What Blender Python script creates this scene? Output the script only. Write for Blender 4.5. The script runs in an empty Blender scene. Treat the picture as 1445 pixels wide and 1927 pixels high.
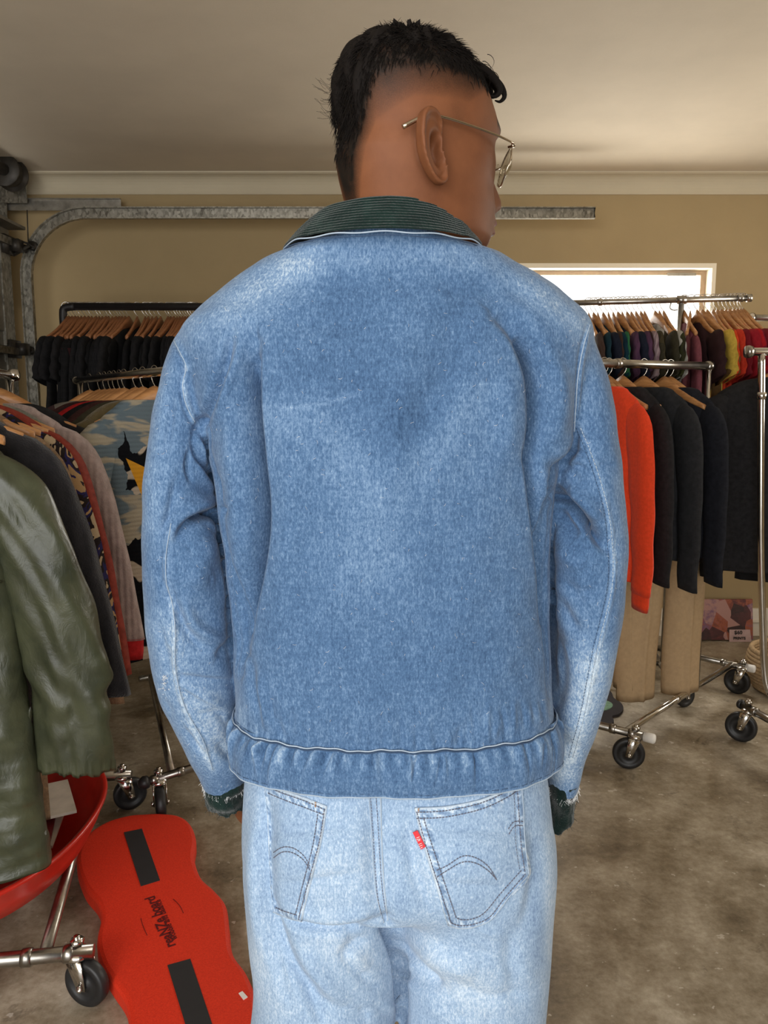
import bpy, math, random
import numpy as np
from mathutils import Vector
from mathutils.bvhtree import BVHTree

random.seed(7); rng = np.random.default_rng(11)
PI = math.pi
scene = bpy.context.scene
COL = scene.collection

# ------------------------------------------------------------------ camera
CAMZ = 1.35
PITCH = math.radians(7.87)
FPX, CX, CY = 1447.0, 722.5, 963.5
cam_data = bpy.data.cameras.new('camera')
cam_data.sensor_fit = 'VERTICAL'; cam_data.sensor_height = 36.0
cam_data.lens = 36.0 * FPX / 1927.0
cam_data.clip_start = 0.05
cam = bpy.data.objects.new('camera', cam_data); COL.objects.link(cam)
cam.location = (0, 0, CAMZ)
cam.rotation_euler = (PI / 2 - PITCH, 0, 0)
scene.camera = cam
# ------------------------------------------------------------------ view, world, lights
scene.view_settings.view_transform = 'Standard'
scene.view_settings.look = 'None'
scene.view_settings.gamma = 1.0
scene.view_settings.use_curve_mapping = False
scene.view_settings.exposure = 0.12
W = bpy.data.worlds.new('daylight'); scene.world = W; W.use_nodes = True
W.node_tree.nodes['Background'].inputs[0].default_value = (1.0, 0.97, 0.93, 1)
W.node_tree.nodes['Background'].inputs[1].default_value = 2.0


def area(name, loc, rot, sx, sy, power, color=(1, 1, 1)):
    l = bpy.data.lights.new(name, 'AREA'); l.shape = 'RECTANGLE'; l.size = sx; l.size_y = sy
    l.energy = power; l.color = color
    o = bpy.data.objects.new(name, l); COL.objects.link(o); o.location = loc; o.rotation_euler = rot
    return o


# daylight falling in through the open roller doorway behind the photographer
area('doorway_daylight', (-0.45, -1.75, 1.45), (math.radians(84), 0, math.radians(-8)), 3.4, 2.2, 62, (0.96, 0.98, 1.0))
# added small lamp at upper left, gives the jacket folds directional light
area('added_side_light', (-1.55, -1.35, 2.20), (math.radians(66), 0, math.radians(-33)), 0.9, 0.5, 15, (0.97, 0.985, 1.0))
# daylight through the window in the far wall
area('window_daylight', (1.32, 4.66, 1.72), (math.radians(-90), 0, 0), 1.3, 0.85, 34, (1.0, 0.95, 0.86))
# daylight lamp behind an unseen high window in the right side wall
area('unseen_window_daylight', (3.34, 2.6, 1.75), (math.radians(90), 0, math.radians(90)), 1.5, 0.8, 26, (1.0, 0.93, 0.82))

C = np.array([0, 0, CAMZ])
FW = np.array([0, math.cos(PITCH), -math.sin(PITCH)])
UP = np.array([0, math.sin(PITCH), math.cos(PITCH)])
RT = np.array([1.0, 0, 0])


def ray(px, py):
    d = FW * FPX + RT * (px - CX) - UP * (py - CY)
    return d / np.linalg.norm(d)


def at(px, py, Y):
    d = ray(px, py); return C + d * (Y / d[1])


def atz(px, py, z):
    d = ray(px, py); return C + d * ((z - CAMZ) / d[2])


def proj(P):
    P = np.asarray(P, float) - C
    dep = P @ FW
    return CX + FPX * (P @ RT) / dep, CY - FPX * (P @ UP) / dep


# ------------------------------------------------------------------ materials
def srgb(r, g, b):
    f = lambda c: (c / 255 / 12.92) if c / 255 <= 0.04045 else ((c / 255 + 0.055) / 1.055) ** 2.4
    return (f(r), f(g), f(b), 1)


class NT:
    def __init__(s, name):
        s.m = bpy.data.materials.new(name); s.m.use_nodes = True
        s.t = s.m.node_tree; s.n = s.t.nodes; s.b = s.n['Principled BSDF']
        s.tc = s.n.new('ShaderNodeTexCoord')

    def link(s, a, b): s.t.links.new(a, b)

    def mapping(s, scale=(1, 1, 1), rot=(0, 0, 0), src='Object'):
        m = s.n.new('ShaderNodeMapping'); m.inputs['Scale'].default_value = scale; m.inputs['Rotation'].default_value = rot
        s.link(s.tc.outputs[src], m.inputs['Vector']); return m.outputs[0]

    def noise(s, scale, detail=4, rough=0.6, vec=None, dist=0.0):
        n = s.n.new('ShaderNodeTexNoise'); n.inputs['Scale'].default_value = scale
        n.inputs['Detail'].default_value = detail; n.inputs['Roughness'].default_value = rough
        n.inputs['Distortion'].default_value = dist
        s.link(vec if vec is not None else s.tc.outputs['Object'], n.inputs['Vector']); return n.outputs['Fac']

    def voronoi(s, scale, vec=None, feature='F1', out='Distance'):
        n = s.n.new('ShaderNodeTexVoronoi'); n.feature = feature; n.inputs['Scale'].default_value = scale
        s.link(vec if vec is not None else s.tc.outputs['Object'], n.inputs['Vector']); return n.outputs[out]

    def wave(s, scale, dirn='X', dist=0.0, vec=None, prof='SIN'):
        n = s.n.new('ShaderNodeTexWave'); n.bands_direction = dirn; n.wave_profile = prof
        n.inputs['Scale'].default_value = scale; n.inputs['Distortion'].default_value = dist
        s.link(vec if vec is not None else s.tc.outputs['Object'], n.inputs['Vector']); return n.outputs['Fac']

    def attr(s, name):
        n = s.n.new('ShaderNodeAttribute'); n.attribute_name = name; return n.outputs['Fac']

    def math(s, op, a, b=None, clamp=False):
        n = s.n.new('ShaderNodeMath'); n.operation = op; n.use_clamp = clamp
        for i, v in enumerate((a, b)):
            if v is None: continue
            if isinstance(v, (int, float)): n.inputs[i].default_value = v
            else: s.link(v, n.inputs[i])
        return n.outputs[0]

    def ramp(s, fac, stops, interp='LINEAR'):
        r = s.n.new('ShaderNodeValToRGB'); r.color_ramp.interpolation = interp
        e = r.color_ramp.elements
        while len(e) < len(stops): e.new(0.5)
        for i, (p, c) in enumerate(stops):
            e[i].position = p; e[i].color = c if len(c) == 4 else (*c, 1)
        s.link(fac, r.inputs[0]); return r.outputs[0]

    def mix(s, fac, a, b, mode='MIX'):
        n = s.n.new('ShaderNodeMix'); n.data_type = 'RGBA'; n.blend_type = mode
        for k, v in ((0, fac), (6, a), (7, b)):
            if isinstance(v, (int, float)): n.inputs[k].default_value = v
            elif isinstance(v, tuple): n.inputs[k].default_value = v if len(v) == 4 else (*v, 1)
            else: s.link(v, n.inputs[k])
        return n.outputs[2]

    def bump(s, h, strength=0.3, dist=0.002, prev=None):
        b = s.n.new('ShaderNodeBump'); b.inputs['Strength'].default_value = strength; b.inputs['Distance'].default_value = dist
        s.link(h, b.inputs['Height'])
        if prev is not None: s.link(prev, b.inputs['Normal'])
        s.link(b.outputs[0], s.b.inputs['Normal']); return b.outputs[0]

    def color(s, c):
        if isinstance(c, tuple): s.b.inputs['Base Color'].default_value = c if len(c) == 4 else (*c, 1)
        else: s.link(c, s.b.inputs['Base Color'])

    def set(s, rough=None, metal=None, spec=None, sheen=None, coat=None):
        if rough is not None: s.b.inputs['Roughness'].default_value = rough
        if metal is not None: s.b.inputs['Metallic'].default_value = metal
        if spec is not None: s.b.inputs['Specular IOR Level'].default_value = spec
        if sheen is not None: s.b.inputs['Sheen Weight'].default_value = sheen
        if coat is not None: s.b.inputs['Coat Weight'].default_value = coat
        return s


def fabric(name, c, var=0.25, scale=60, rough=0.85, bump=0.4, sheen=0.0, rib=0):
    t = NT(name); n = t.noise(scale, 5)
    d = tuple(x * (1 - var) for x in c[:3]); l = tuple(min(1, x * (1 + var) + 0.004) for x in c[:3])
    t.color(t.ramp(n, [(0.3, d), (0.7, l)]))
    h = t.noise(300, 3)
    if rib:
        h = t.math('ADD', h, t.wave(rib, 'X'))
    t.bump(h, bump, 0.002); t.set(rough=rough, spec=0.25, sheen=sheen); return t.m


def plain(name, c, rough=0.5, metal=0.0, spec=0.5, nv=0.12, ns=20):
    t = NT(name); n = t.noise(ns, 4)
    d = tuple(x * (1 - nv) for x in c[:3]); l = tuple(min(1, x * (1 + nv)) for x in c[:3])
    t.color(t.ramp(n, [(0.3, d), (0.7, l)])); t.set(rough=rough, metal=metal, spec=spec); return t.m


def denim(name, stops, weave=0.55, blotch=0.5):
    t = NT(name)
    big = t.noise(9, 4, 0.6)
    mid = t.noise(110, 4, 0.7, t.mapping((1, 1, 0.6)))
    fib = t.noise(470, 3, 0.75, t.mapping((1, 1, 0.45)))
    slub = t.noise(150, 3, 0.7, t.mapping((2.2, 2.2, 0.12)))
    slubh = t.noise(150, 3, 0.7, t.mapping((0.15, 0.15, 2.2)))
    w = t.attr('wear_and_shade')
    s = t.math('ADD', w, t.math('MULTIPLY', t.math('SUBTRACT', big, 0.5), 0.35 * blotch))
    s = t.math('ADD', s, t.math('MULTIPLY', t.math('SUBTRACT', mid, 0.5), 0.55 * weave))
    s = t.math('ADD', s, t.math('MULTIPLY', t.math('SUBTRACT', fib, 0.5), 1.9 * weave))
    s = t.math('ADD', s, t.math('MULTIPLY', t.math('SUBTRACT', slub, 0.5), 0.45 * weave))
    s = t.math('ADD', s, t.math('MULTIPLY', t.math('SUBTRACT', slubh, 0.5), 0.35 * weave), clamp=True)
    t.color(t.ramp(s, stops))
    t.bump(fib, 0.35, 0.0012); t.set(rough=0.9, spec=0.15, sheen=0.15); return t.m


M = {}
M['jacket'] = denim('jacket_denim', [(0.0, (0.022, 0.055, 0.125)), (0.35, (0.070, 0.140, 0.265)), (0.6, (0.165, 0.265, 0.415)), (1.0, (0.58, 0.67, 0.73))])
M['jeans'] = denim('jeans_denim', [(0.0, (0.07, 0.11, 0.18)), (0.35, (0.16, 0.25, 0.40)), (0.6, (0.30, 0.42, 0.58)), (1.0, (0.72, 0.80, 0.86))], weave=0.5)
M['thread_light'] = plain('light_thread', (0.36, 0.44, 0.53), 0.9)
M['thread_grey'] = plain('grey_thread', (0.13, 0.13, 0.17), 0.9)
M['thread_navy'] = plain('navy_thread', (0.03, 0.06, 0.12), 0.9)
M['thread_orange'] = plain('orange_thread', (0.55, 0.30, 0.14), 0.9)
M['fray'] = plain('frayed_cotton', (0.85, 0.86, 0.86), 0.95)
M['tab_red'] = plain('red_tab_cloth', (0.62, 0.02, 0.03), 0.7)
M['tab_white'] = plain('white_tab_stitching', (0.85, 0.8, 0.8), 0.7)


def corduroy():
    t = NT('green_corduroy'); n = t.noise(45, 5, 0.7)
    t.color(t.ramp(n, [(0.25, (0.003, 0.009, 0.008)), (0.55, (0.006, 0.019, 0.016)), (0.85, (0.016, 0.040, 0.033))]))
    t.bump(t.noise(400, 3), 0.6, 0.002); t.set(rough=0.95, spec=0.1, sheen=0.25); return t.m


M['cord'] = corduroy()


def skin_mat():
    t = NT('brown_skin')
    n = t.noise(22, 4, 0.6)
    base = t.ramp(n, [(0.25, (0.135, 0.047, 0.019)), (0.75, (0.20, 0.075, 0.031))])
    st = t.attr('stubble'); fine = t.noise(900, 2, 0.8); mid = t.noise(60, 3, 0.6)
    f = t.math('ADD', st, t.math('MULTIPLY', t.math('MULTIPLY', t.math('SUBTRACT', fine, 0.5), 1.6), t.math('MULTIPLY', st, t.math('SUBTRACT', 1.25, st))))
    f = t.math('ADD', f, t.math('MULTIPLY', t.math('MULTIPLY', t.math('SUBTRACT', mid, 0.5), 0.5), st), clamp=True)
    c = t.mix(f, base, (0.010, 0.007, 0.005, 1))
    c = t.mix(t.attr('lips'), c, (0.20, 0.065, 0.05, 1))
    t.color(c)
    t.b.inputs['Subsurface Weight'].default_value = 0.06
    t.b.inputs['Subsurface Radius'].default_value = (0.01, 0.004, 0.002)
    t.b.inputs['Subsurface Scale'].default_value = 0.4
    t.bump(t.noise(500, 3), 0.15, 0.001); t.set(rough=0.58, spec=0.22); return t.m


M['skin'] = skin_mat()
M['hair'] = plain('black_hair', (0.008, 0.006, 0.005), 0.8, spec=0.12)
M['chrome'] = plain('chrome', (0.62, 0.60, 0.57), 0.16, 1.0)
M['dchrome'] = plain('worn_chrome', (0.36, 0.34, 0.31), 0.28, 1.0, nv=0.3)
M['steel'] = plain('dull_steel', (0.30, 0.28, 0.24), 0.38, 0.9, nv=0.3)
M['blackpipe'] = plain('black_iron_pipe', (0.012, 0.010, 0.010), 0.5, 0.2)
M['rubber'] = plain('black_rubber', (0.014, 0.014, 0.015), 0.45)
M['whiteplastic'] = plain('white_plastic', (0.8, 0.78, 0.74), 0.5)
M['goldwire'] = plain('gold_wire', (0.55, 0.47, 0.36), 0.25, 1.0)


def galv():
    t = NT('galvanised_steel')
    v = t.voronoi(95, t.mapping((1, 1, 0.6)), out='Color'); n = t.noise(14, 5)
    bw = t.n.new('ShaderNodeRGBToBW'); t.link(v, bw.inputs[0])
    f = t.math('ADD', t.math('MULTIPLY', bw.outputs[0], 0.55), t.math('MULTIPLY', n, 0.6))
    t.color(t.ramp(f, [(0.3, (0.11, 0.10, 0.08)), (0.8, (0.34, 0.32, 0.27))]))
    t.b.inputs['Metallic'].default_value = 0.75; t.set(rough=0.38); return t.m


M['galv'] = galv()


def wood_mat():
    t = NT('hanger_wood')
    n = t.noise(18, 5, 0.6, t.mapping((1, 6, 6)))
    t.color(t.ramp(n, [(0.25, (0.30, 0.125, 0.042)), (0.7, (0.56, 0.28, 0.105))])); t.set(rough=0.4, spec=0.45); return t.m


M['wood'] = wood_mat()


def wood_dark():
    t = NT('dark_hanger_wood'); n = t.noise(18, 5, 0.6, t.mapping((1, 6, 6)))
    t.color(t.ramp(n, [(0.25, (0.20, 0.075, 0.03)), (0.7, (0.36, 0.15, 0.06))])); t.set(rough=0.45); return t.m


M['wood2'] = wood_dark()


# ------------------------------------------------------------------ mesh helpers
def world_loc(o):
    v = np.zeros(3)
    while o is not None:
        v += np.array(o.location); o = o.parent
    return v


def obj(name, V, F, mat, parent=None, origin=None, world=True, smooth=True, kind=None):
    """one mesh object. world=True: V are world coordinates, rebased on the parent's/own origin"""
    V = np.asarray(V, float)
    off = np.zeros(3)
    if parent is not None and world: off = off + world_loc(parent)
    loc = np.zeros(3)
    if origin is not None: loc = np.asarray(origin, float) - off
    if world or origin is not None: V = V - off - loc if world else V
    me = bpy.data.meshes.new(name)
    me.from_pydata(V.tolist(), [], F if isinstance(F, list) else F.tolist())
    me.update()
    if smooth: me.polygons.foreach_set('use_smooth', [True] * len(me.polygons))
    if mat is not None: me.materials.append(mat if not isinstance(mat, str) else M[mat])
    o = bpy.data.objects.new(name, me); COL.objects.link(o)
    o.location = loc
    if parent is not None: o.parent = parent
    if kind: o['kind'] = kind
    return o


def tag(o, label=None, cat=None, group=None, kind=None):
    if label: o['label'] = label
    if cat: o['category'] = cat
    if group: o['group'] = group
    if kind: o['kind'] = kind
    return o


def empty(name, loc, rz=0):
    o = bpy.data.objects.new(name, None); COL.objects.link(o); o.location = loc; o.rotation_euler = (0, 0, rz)
    o.empty_display_size = 0.05
    return o


class MB:
    def __init__(s): s.V = []; s.F = []; s.n = 0

    def add(s, V, F):
        V = np.asarray(V, float)
        s.V.append(V); s.F += [tuple(i + s.n for i in f) for f in F]; s.n += len(V); return s

    def arr(s): return np.vstack(s.V), s.F

    def box(s, lo, hi, R=None, c=None):
        x0, y0, z0 = lo; x1, y1, z1 = hi
        V = np.array([(x0, y0, z0), (x1, y0, z0), (x1, y1, z0), (x0, y1, z0), (x0, y0, z1), (x1, y0, z1), (x1, y1, z1), (x0, y1, z1)], float)
        if R is not None: V = V @ np.asarray(R).T
        if c is not None: V = V + np.asarray(c)
        return s.add(V, [(0, 3, 2, 1), (4, 5, 6, 7), (0, 1, 5, 4), (1, 2, 6, 5), (2, 3, 7, 6), (3, 0, 4, 7)])

    def loft(s, rings, caps=True, closed=True):
        rings = [np.asarray(r, float) for r in rings]; n = len(rings[0]); m = len(rings)
        V = np.vstack(rings); F = []
        for i in range(m - 1):
            for j in range(n if closed else n - 1):
                k = (j + 1) % n
                F.append((i * n + j, i * n + k, (i + 1) * n + k, (i + 1) * n + j))
        if caps:
            V = np.vstack([V, rings[0].mean(0), rings[-1].mean(0)]); a = m * n; b = a + 1
            for j in range(n):
                k = (j + 1) % n
                F.append((a, k, j)); F.append((b, (m - 1) * n + j, (m - 1) * n + k))
        return s.add(V, F)

    def tube(s, P, r, n=8, caps=True):
        P = np.asarray(P, float); m = len(P)
        r = np.full(m, r) if np.isscalar(r) else np.asarray(r)
        T = np.gradient(P, axis=0) if m > 2 else np.array([P[1] - P[0]] * 2)
        T /= np.linalg.norm(T, axis=1)[:, None] + 1e-12
        up = np.array([0, 0, 1.0]) if abs(T[0][2]) < 0.9 else np.array([1.0, 0, 0])
        u = np.cross(T[0], up); u /= np.linalg.norm(u)
        rings = []; a = np.arange(n) * 2 * PI / n
        for i in range(m):
            u = u - T[i] * (u @ T[i]); u /= np.linalg.norm(u); v = np.cross(T[i], u)
            rings.append(P[i] + r[i] * (np.cos(a)[:, None] * u + np.sin(a)[:, None] * v))
        return s.loft(rings, caps)

    def cyl(s, a, b, r, n=20): return s.tube([a, b], r, n)

    def lathe(s, prof, axis_o, axis_d, n=28, caps=True):
        d = np.asarray(axis_d, float); d /= np.linalg.norm(d)
        up = np.array([0, 0, 1.0]) if abs(d[2]) < 0.9 else np.array([1.0, 0, 0])
        u = np.cross(d, up); u /= np.linalg.norm(u); v = np.cross(d, u); a = np.arange(n) * 2 * PI / n
        rings = [np.asarray(axis_o) + d * h + r * (np.cos(a)[:, None] * u + np.sin(a)[:, None] * v) for r, h in prof]
        return s.loft(rings, caps)

    def build(s, name, mat, parent=None, **k):
        V, F = s.arr(); return obj(name, V, F, mat, parent, **k)


def spline(P, n):
    """catmull-rom through rows of P (any columns), n samples"""
    P = np.asarray(P, float); m = len(P)
    t = np.linspace(0, m - 1, n); out = []
    for x in t:
        i = min(int(x), m - 2); f = x - i
        p0 = P[max(i - 1, 0)]; p1 = P[i]; p2 = P[i + 1]; p3 = P[min(i + 2, m - 1)]
        out.append(0.5 * ((2 * p1) + (-p0 + p2) * f + (2 * p0 - 5 * p1 + 4 * p2 - p3) * f * f + (-p0 + 3 * p1 - 3 * p2 + p3) * f ** 3))
    return np.array(out)


def sellipse(n, a, b, e=2.0, b2=None):
    t = np.arange(n) * 2 * PI / n; c, s = np.cos(t), np.sin(t)
    r = 1.0 / (np.abs(c / a) ** e + np.abs(s / np.where(s < 0, b, b2 if b2 else b)) ** e) ** (1 / e)
    return np.stack([r * c, r * s], 1)


def voxelize(V, F, voxel, smooth=2):
    me = bpy.data.meshes.new('tmp'); me.from_pydata(np.asarray(V).tolist(), [], F); me.update()
    o = bpy.data.objects.new('tmp', me); COL.objects.link(o)
    md = o.modifiers.new('r', 'REMESH'); md.mode = 'VOXEL'; md.voxel_size = voxel; md.adaptivity = 0
    dg = bpy.context.evaluated_depsgraph_get(); ev = o.evaluated_get(dg)
    m2 = bpy.data.meshes.new_from_object(ev)
    nv = len(m2.vertices); A = np.empty(nv * 3); m2.vertices.foreach_get('co', A); A = A.reshape(-1, 3)
    E = np.empty(len(m2.edges) * 2, int); m2.edges.foreach_get('vertices', E); E = E.reshape(-1, 2)
    FF = [tuple(p.vertices) for p in m2.polygons]
    bpy.data.objects.remove(o); bpy.data.meshes.remove(me); bpy.data.meshes.remove(m2)
    A = lap(A, E, smooth)
    return A, FF, E


def lap(A, E, it, w=0.5, mask=None):
    nv = len(A); deg = np.bincount(E[:, 0], minlength=nv) + np.bincount(E[:, 1], minlength=nv)
    for k in range(it):
        S = np.zeros_like(A)
        for c in range(3):
            S[:, c] = np.bincount(E[:, 0], A[E[:, 1], c], nv) + np.bincount(E[:, 1], A[E[:, 0], c], nv)
        D = (S / np.maximum(deg, 1)[:, None] - A) * w
        A = A + (D if mask is None else D * mask[:, None])
    return A


def normals(V, F):
    Q = np.array([f if len(f) == 4 else (f[0], f[1], f[2], f[2]) for f in F])
    n = np.cross(V[Q[:, 2]] - V[Q[:, 0]], V[Q[:, 3]] - V[Q[:, 1]])
    bad = Q[:, 2] == Q[:, 3]
    if bad.any(): n[bad] = np.cross(V[Q[bad, 1]] - V[Q[bad, 0]], V[Q[bad, 2]] - V[Q[bad, 0]])
    N = np.zeros_like(V)
    for c in range(3):
        for k in range(4): N[:, c] += np.bincount(Q[:, k], n[:, c], len(V))
    return N / (np.linalg.norm(N, axis=1)[:, None] + 1e-12)


def pdist(px, py, pts):
    """signed distance (px) to polyline, and arc position 0..1"""
    best = np.full(len(px), 1e9); tt = np.zeros(len(px))
    P = spline(pts, max(8, len(pts) * 5)) if len(pts) > 2 else np.asarray(pts, float)
    L = np.r_[0, np.cumsum(np.linalg.norm(np.diff(P, axis=0), axis=1))]
    sg = np.ones(len(px))
    for i in range(len(P) - 1):
        a, b = P[i], P[i + 1]; d = b - a; l2 = d @ d + 1e-9
        u = np.clip(((px - a[0]) * d[0] + (py - a[1]) * d[1]) / l2, 0, 1)
        ex = px - a[0] - u * d[0]; ey = py - a[1] - u * d[1]; q = np.hypot(ex, ey)
        m = q < best
        best[m] = q[m]; tt[m] = (L[i] + u[m] * (L[i + 1] - L[i])) / L[-1]
        sg[m] = np.sign(d[0] * ey[m] - d[1] * ex[m])
    return best * np.where(sg == 0, 1, sg), tt


def sculpt(V, N, strokes, face_lo=0.0, face_hi=0.35):
    """cloth folds: each stroke (height mm, sigma on one side, sigma on other side, path)"""
    px, py = proj(V)
    to = C - V; to /= np.linalg.norm(to, axis=1)[:, None]
    fac = np.clip(((N * to).sum(1) - face_lo) / (face_hi - face_lo), 0, 1)
    D = np.zeros(len(V))
    for A, s1, s2, pts in strokes:
        P = np.asarray(pts, float); m3 = 3 * max(s1, s2)
        idx = np.where((px > P[:, 0].min() - m3) & (px < P[:, 0].max() + m3) & (py > P[:, 1].min() - m3) & (py < P[:, 1].max() + m3) & (fac > 0))[0]
        if len(idx) == 0: continue
        d, t = pdist(px[idx], py[idx], pts)
        sg = np.where(d > 0, s1, s2)
        w = np.sin(np.clip(t, 0.02, 0.98) * PI) ** 0.45
        D[idx] += A * 0.001 * np.exp(-(d / sg) ** 2) * w
    return V + N * (D * fac)[:, None]


def setattr_(o, name, vals):
    a = o.data.attributes.new(name, 'FLOAT', 'POINT'); a.data.foreach_set('value', np.asarray(vals, dtype=np.float32))


def blobs(V, base, L):
    """wear: faded and unfaded zones of the cloth, plus shade in a sleeve fold"""
    px, py = proj(V); w = np.full(len(V), float(base))
    for a, pts, s in L:
        if len(pts) == 1:
            d = np.hypot(px - pts[0][0], py - pts[0][1])
        else:
            d = np.abs(pdist(px, py, pts)[0])
        w += a * np.exp(-(d / s) ** 2)
    return w


def bvh(V, F): return BVHTree.FromPolygons([Vector(v) for v in V.tolist()], F)


def hit(tree, px, py, off=0.0):
    d = ray(px, py); loc, nrm, i, dist = tree.ray_cast(Vector(C), Vector(d))
    if loc is None: return None
    n = np.array(nrm)
    if n @ d > 0: n = -n
    return np.array(loc) + n * off


def stitches(trees, path, r=0.00045, dash=4.0, gap=2.2, off=0.0006, jitter=0.0):
    """a row of thread dashes lying on the cloth along a path"""
    mb = MB()
    P = spline(path, max(12, len(path) * 8)) if len(path) > 2 else np.linspace(path[0], path[1], 24)
    L = np.r_[0, np.cumsum(np.linalg.norm(np.diff(P, axis=0), axis=1))]
    s = 0
    while s < L[-1]:
        e = min(s + dash, L[-1]); pts = []
        for q in ([s, (s + e) / 2, e] if gap else np.arange(s, e + 0.01, 3)):
            x = np.interp(q, L, P[:, 0]) + random.uniform(-jitter, jitter); y = np.interp(q, L, P[:, 1]) + random.uniform(-jitter, jitter)
            h = None
            for tr in trees:
                g = hit(tr, x, y, off)
                if g is not None and (h is None or g[1] < h[1]): h = g
            if h is not None: pts.append(h)
        if len(pts) >= 2: mb.tube(pts, r, 5)
        s = e + gap if gap else L[-1] + 1
    return mb


def seamline(trees, path, r=0.0008, off=0.0003, step=3.0):
    P = spline(path, max(16, len(path) * 10)) if len(path) > 2 else np.linspace(path[0], path[1], 30)
    pts = []
    for x, y in P:
        h = None
        for tr in trees:
            g = hit(tr, x, y, off)
            if g is not None and (h is None or g[1] < h[1]): h = g
        if h is not None: pts.append(h)
    mb = MB(); mb.tube(pts, r, 6); return mb
# ================================================================== the room
XL, XR, YF, YB, ZC = -2.10, 3.25, -1.60, 4.43, 2.60


def floor_mat():
    t = NT('stained_concrete')
    a = t.noise(2.2, 6, 0.65); b = t.noise(9, 6, 0.7); c = t.noise(60, 4, 0.7)
    f = t.math('ADD', t.math('MULTIPLY', a, 0.5), t.math('ADD', t.math('MULTIPLY', b, 0.35), t.math('MULTIPLY', c, 0.15)))
    col = t.ramp(f, [(0.37, (0.10, 0.074, 0.046)), (0.47, (0.225, 0.180, 0.120)), (0.55, (0.36, 0.305, 0.225)), (0.66, (0.58, 0.52, 0.42))])
    dk = t.ramp(t.noise(5.5, 5, 0.75, dist=0.6), [(0.60, (0, 0, 0)), (0.70, (1, 1, 1))])
    col = t.mix(t.math('MULTIPLY', dk, 0.55), col, (0.055, 0.042, 0.028, 1))
    fl = t.ramp(t.noise(13, 4, 0.62, t.mapping((1, 1.6, 1))), [(0.672, (0, 0, 0)), (0.69, (1, 1, 1))])
    fl2 = t.ramp(t.noise(34, 3, 0.55), [(0.685, (0, 0, 0)), (0.71, (1, 1, 1))])
    col = t.mix(t.math('MULTIPLY', fl, 0.6), col, (0.62, 0.56, 0.48, 1))
    col = t.mix(t.math('MULTIPLY', fl2, 0.6), col, (0.62, 0.57, 0.50, 1))
    t.color(col); r = t.math('ADD', t.math('MULTIPLY', b, 0.3), 0.32); t.link(r, t.b.inputs['Roughness'])
    t.bump(b, 0.25, 0.01); t.set(spec=0.4); return t.m


def plaster(name, c, v=0.05):
    t = NT(name); n = t.noise(3, 5); t.color(t.ramp(n, [(0.3, tuple(x * (1 - v) for x in c)), (0.7, tuple(min(1, x * (1 + v)) for x in c))]))
    t.bump(t.noise(120, 4), 0.12, 0.003); t.set(rough=0.8, spec=0.25); return t.m


M['floor'] = floor_mat()
M['wall'] = plaster('cream_wall_paint', (0.345, 0.258, 0.135))
M['ceiling'] = plaster('ceiling_paint', (0.60, 0.525, 0.41))
M['cornice'] = plaster('cornice_paint', (0.52, 0.455, 0.33))
M['trim'] = plaster('cream_trim_paint', (0.72, 0.66, 0.55))


def struct(name, mb, mat, parent=None, smooth=False):
    o = mb.build(name, mat, parent, smooth=smooth)
    if parent is None: o['kind'] = 'structure'
    return o


struct('floor', MB().box((XL - .15, YF - 1.0, -.12), (XR + .15, YB + .15, 0)), 'floor')
struct('ceiling', MB().box((XL - .15, YF - .15, ZC), (XR + .15, YB + .15, ZC + .1)), 'ceiling')
# window hole in the far wall
wx0, wx1, wz0, wz1 = 0.52, 1.845, 1.20, 2.128
g = MB(); T = .13
g.box((XL - .15, YB, 0), (wx0, YB + T, ZC)); g.box((wx1, YB, 0), (XR + .15, YB + T, ZC))
g.box((wx0, YB, 0), (wx1, YB + T, wz0)); g.box((wx0, YB, wz1), (wx1, YB + T, ZC))
struct('wall_back', g, 'wall')
# left wall with the garage door opening
gy0, gy1, gz = 0.2, 4.05, 2.22
g = MB(); g.box((XL - T, YF - .15, 0), (XL, gy0, ZC)); g.box((XL - T, gy1, 0), (XL, YB, ZC)); g.box((XL - T, gy0, gz), (XL, gy1, ZC))
struct('wall_left', g, 'wall')
# right wall with an unseen high side window
g = MB(); a0, a1, b0, b1 = 1.8, 3.4, 1.35, 2.15
g.box((XR, YF - .15, 0), (XR + T, a0, ZC)); g.box((XR, a1, 0), (XR + T, YB, ZC)); g.box((XR, a0, 0), (XR + T, a1, b0)); g.box((XR, a0, b1), (XR + T, a1, ZC))
struct('wall_right', g, 'wall')
g = MB(); g.box((XL, YF - T, 0), (-2.0, YF, ZC)); g.box((1.1, YF - T, 0), (XR, YF, ZC)); g.box((-2.0, YF - T, 2.5), (1.1, YF, ZC))
struct('wall_front', g, 'wall')
# cove cornice
def cove(p0, p1, nrm, name):
    p0 = np.array(p0, float); p1 = np.array(p1, float); nrm = np.array(nrm, float)
    prof = [(0, -.10), (0.006, -.10), (0.010, -.092)] + [(0.075 - 0.065 * math.cos(a), -.085 + 0.072 * math.sin(a)) for a in np.linspace(0, PI / 2, 8)] + [(0.082, -.010), (0.088, -.008), (0.09, -.001), (0, -.001)]
    R = [np.array([p + nrm * a + np.array([0, 0, ZC + b]) for a, b in prof]) for p in (p0, p1)]
    struct(name, MB().loft(R), 'cornice', smooth=False)
cove((XL, YB, 0), (XR, YB, 0), (0, -1, 0), 'trim_1'); cove((XL, YF, 0), (XL, YB, 0), (1, 0, 0), 'trim_2'); cove((XR, YF, 0), (XR, YB, 0), (-1, 0, 0), 'trim_3')
g = MB(); g.box((XL, YB - .018, 0), (XR, YB, .085)); g.box((XL, YB - .03, .085), (XR, YB, .10)); g.box((XL, YB - .022, .10), (XR, YB, .165))
struct('baseboard_back', g, 'trim')
struct('baseboard_right', MB().box((XR - .018, YF, 0), (XR, YB - .03, .165)), 'trim')
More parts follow.
